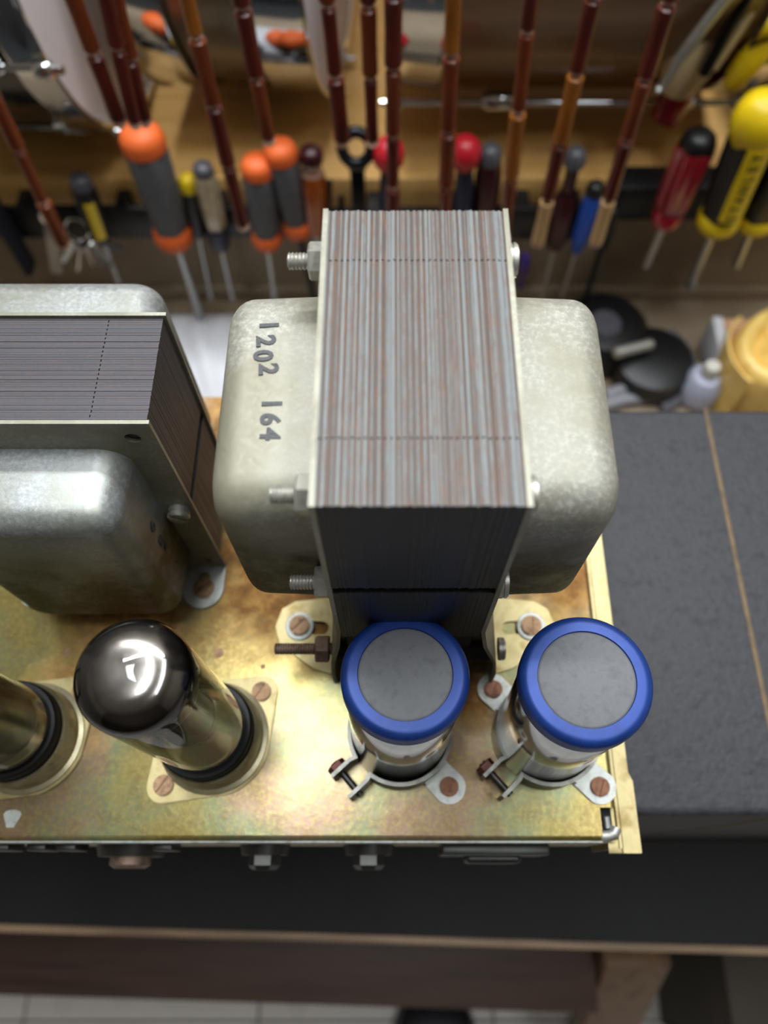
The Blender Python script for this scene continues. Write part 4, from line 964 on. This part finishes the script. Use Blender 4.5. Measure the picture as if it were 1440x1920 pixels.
# white cloth
w0 = onb(392, 690)
bmw = B(); N1, N2 = 22, 18; grid = []
rw = random.Random(5)
b_ = bmesh.new()
vv = [[b_.verts.new((w0.x-62+124*i/N1, w0.y-80+140*j/N2, BZ+2+26*math.sin(math.pi*i/N1)**.6*math.sin(math.pi*j/N2)**.6+4.5*math.sin(i*1.3+j*.6)*math.sin(math.pi*i/N1)*math.sin(math.pi*j/N2))) for j in range(N2+1)] for i in range(N1+1)]
for i in range(N1):
    for j in range(N2): b_.faces.new((vv[i][j], vv[i+1][j], vv[i+1][j+1], vv[i][j+1]))
r_ = bmesh.ops.extrude_face_region(b_, geom=list(b_.faces))
for v in [g for g in r_['geom'] if isinstance(g, bmesh.types.BMVert)]: v.co.z = max(BZ+.2, v.co.z-1.5)
bmesh.ops.recalc_face_normals(b_, faces=b_.faces)
bmw.merge(b_)
tag(bmw.build('cleaning_cloth', 'white_cloth', sharp=80), 'crumpled white cloth on the bench between the two transformers', 'cloth')
# round black gear
g0 = onb(1185, 690)
hp_ = thing('black_gear', (g0.x, g0.y, BZ), 'pair of round black cups joined by a grey arm behind the cabinet', 'equipment')
B().lathe([(0, 0), (0, 34), (6, 40), (24, 40), (34, 32), (38, 16), (38, 0)], 36, Matrix.Translation((g0.x-28, g0.y+26, BZ))).build('ear_cup', 'black_plastic', hp_)
B().lathe([(38, 0), (38, 15), (41, 13), (42, 0)], 30, Matrix.Translation((g0.x-32, g0.y+20, BZ))).build('cup_plate', 'grey_plastic', hp_)
B().lathe([(0, 0), (0, 30), (10, 36), (26, 34), (30, 24), (30, 0)], 36, Matrix.Translation((g0.x+12, g0.y-8, BZ))).build('ear_cup', 'black_plastic', hp_)
arc = [Vector((g0.x+48*math.cos(a)+2, g0.y-6+44*math.sin(a), BZ+10+6*math.sin(a))) for a in [math.radians(-70+i*11) for i in range(12)]]
B().tube(arc, 5.5, 10).build('headband', 'grey_plastic', hp_)
a, b = onb(1128, 716), onb(1198, 698)
up_ = Vector((0, 0, 42))
tag(B().cyl(a+up_, b+up_, 5, 14, bev=2).build('metal_lever', 'zinc_bright'), 'bright metal bar lying across the round black cups', 'bar')
cb = [onb(1130, 752)+Vector((0, 0, 8)), onb(1160, 742)+Vector((0, 0, 9)), onb(1200, 732)+Vector((0, 0, 9)), onb(1236, 735)+Vector((0, 0, 8)), onb(1240, 752)+Vector((0, 0, 7)), onb(1205, 752)+Vector((0, 0, 7)), onb(1165, 757)+Vector((0, 0, 6)), onb(1125, 768)+Vector((0, 0, 6))]
tag(B().tube(cb, 6, 12).build('audio_cable', 'cable_grey'), 'loop of thick grey cable on the bench in front of the round black cups', 'cable')
g1 = onb(1302, 742)
bo = thing('spray_bottle', (g1.x, g1.y, BZ), 'small pale blue round bottle left of the amber roll', 'bottle')
B().lathe([(0, 0), (0, 15), (4, 18), (22, 18), (32, 12), (34, 7), (34, 0)], 28, Matrix.Translation((g1.x, g1.y, BZ))).build('bottle_body', 'pale_blue', bo)
B().lathe([(34, 7), (40, 7.5), (46, 6), (46, 0)], 20, Matrix.Translation((g1.x, g1.y, BZ))).build('bottle_cap', 'white_plastic', bo)
g2 = onb(1345, 700)
cd_ = thing('cardboard_box', (g2.x, g2.y, BZ), 'small peach cardboard box behind the amber roll', 'box')
B().box(g2.x-14, g2.x+34, g2.y-10, g2.y+30, BZ, BZ+40, 1).build('box_body', 'peach_card', cd_)
B().box(g2.x-15, g2.x-6, g2.y-11, g2.y+31, BZ+6, BZ+42, 1).build('box_flap', 'white_cloth', cd_)
# amber roll standing on its end, with wound sheet
g3 = onb(1418, 735)
rl = thing('paper_roll', (g3.x, g3.y, BZ), 'roll of amber yellow sheet standing at the right edge', 'roll')
rings = []
def roll_ring(k, z, amp, wav):
    out = []
    for i in range(48):
        a = 2*math.pi*i/48; rr = k*(1+.05*math.sin(2*a+1)+.03*math.sin(3*a+z*.05))
        out.append((g3.x+14+rr*1.12*math.cos(a), g3.y+6+rr*.95*math.sin(a), BZ+z+amp*math.sin(a+wav)))
    return out
for k, z, am, wv in ((47, 0, 0, 0), (50, 12, 0, 0), (49, 34, 0, 0), (48, 52, 1, 0), (45, 62, 2, 0), (40, 65, 3, .5), (35, 60, 4, 1), (31, 56, 5, 1.6), (27, 60, 6, 2.2), (23, 63, 5, 2.8), (19, 57, 4, 3.4), (14, 51, 3, 4), (9, 54, 2, 4.6), (3, 50, .5, 5)):
    rings.append(roll_ring(k, z, am, wv))
B().loft(rings).build('rolled_sheet', 'paper_amber', rl, sharp=80)
fe = [(g3.x+14+(51.5+.06*(a-140))*1.12*math.cos(math.radians(a)), g3.y+6+(51.5+.06*(a-140))*.98*math.sin(math.radians(a))) for a in range(140, 221, 8)]
B().strip(fe, 2.2, BZ, BZ+58).build('loose_edge', 'paper_amber', rl, sharp=60)
for o in bpy.data.objects:
    if '_b' in o.keys(): del o['_b']
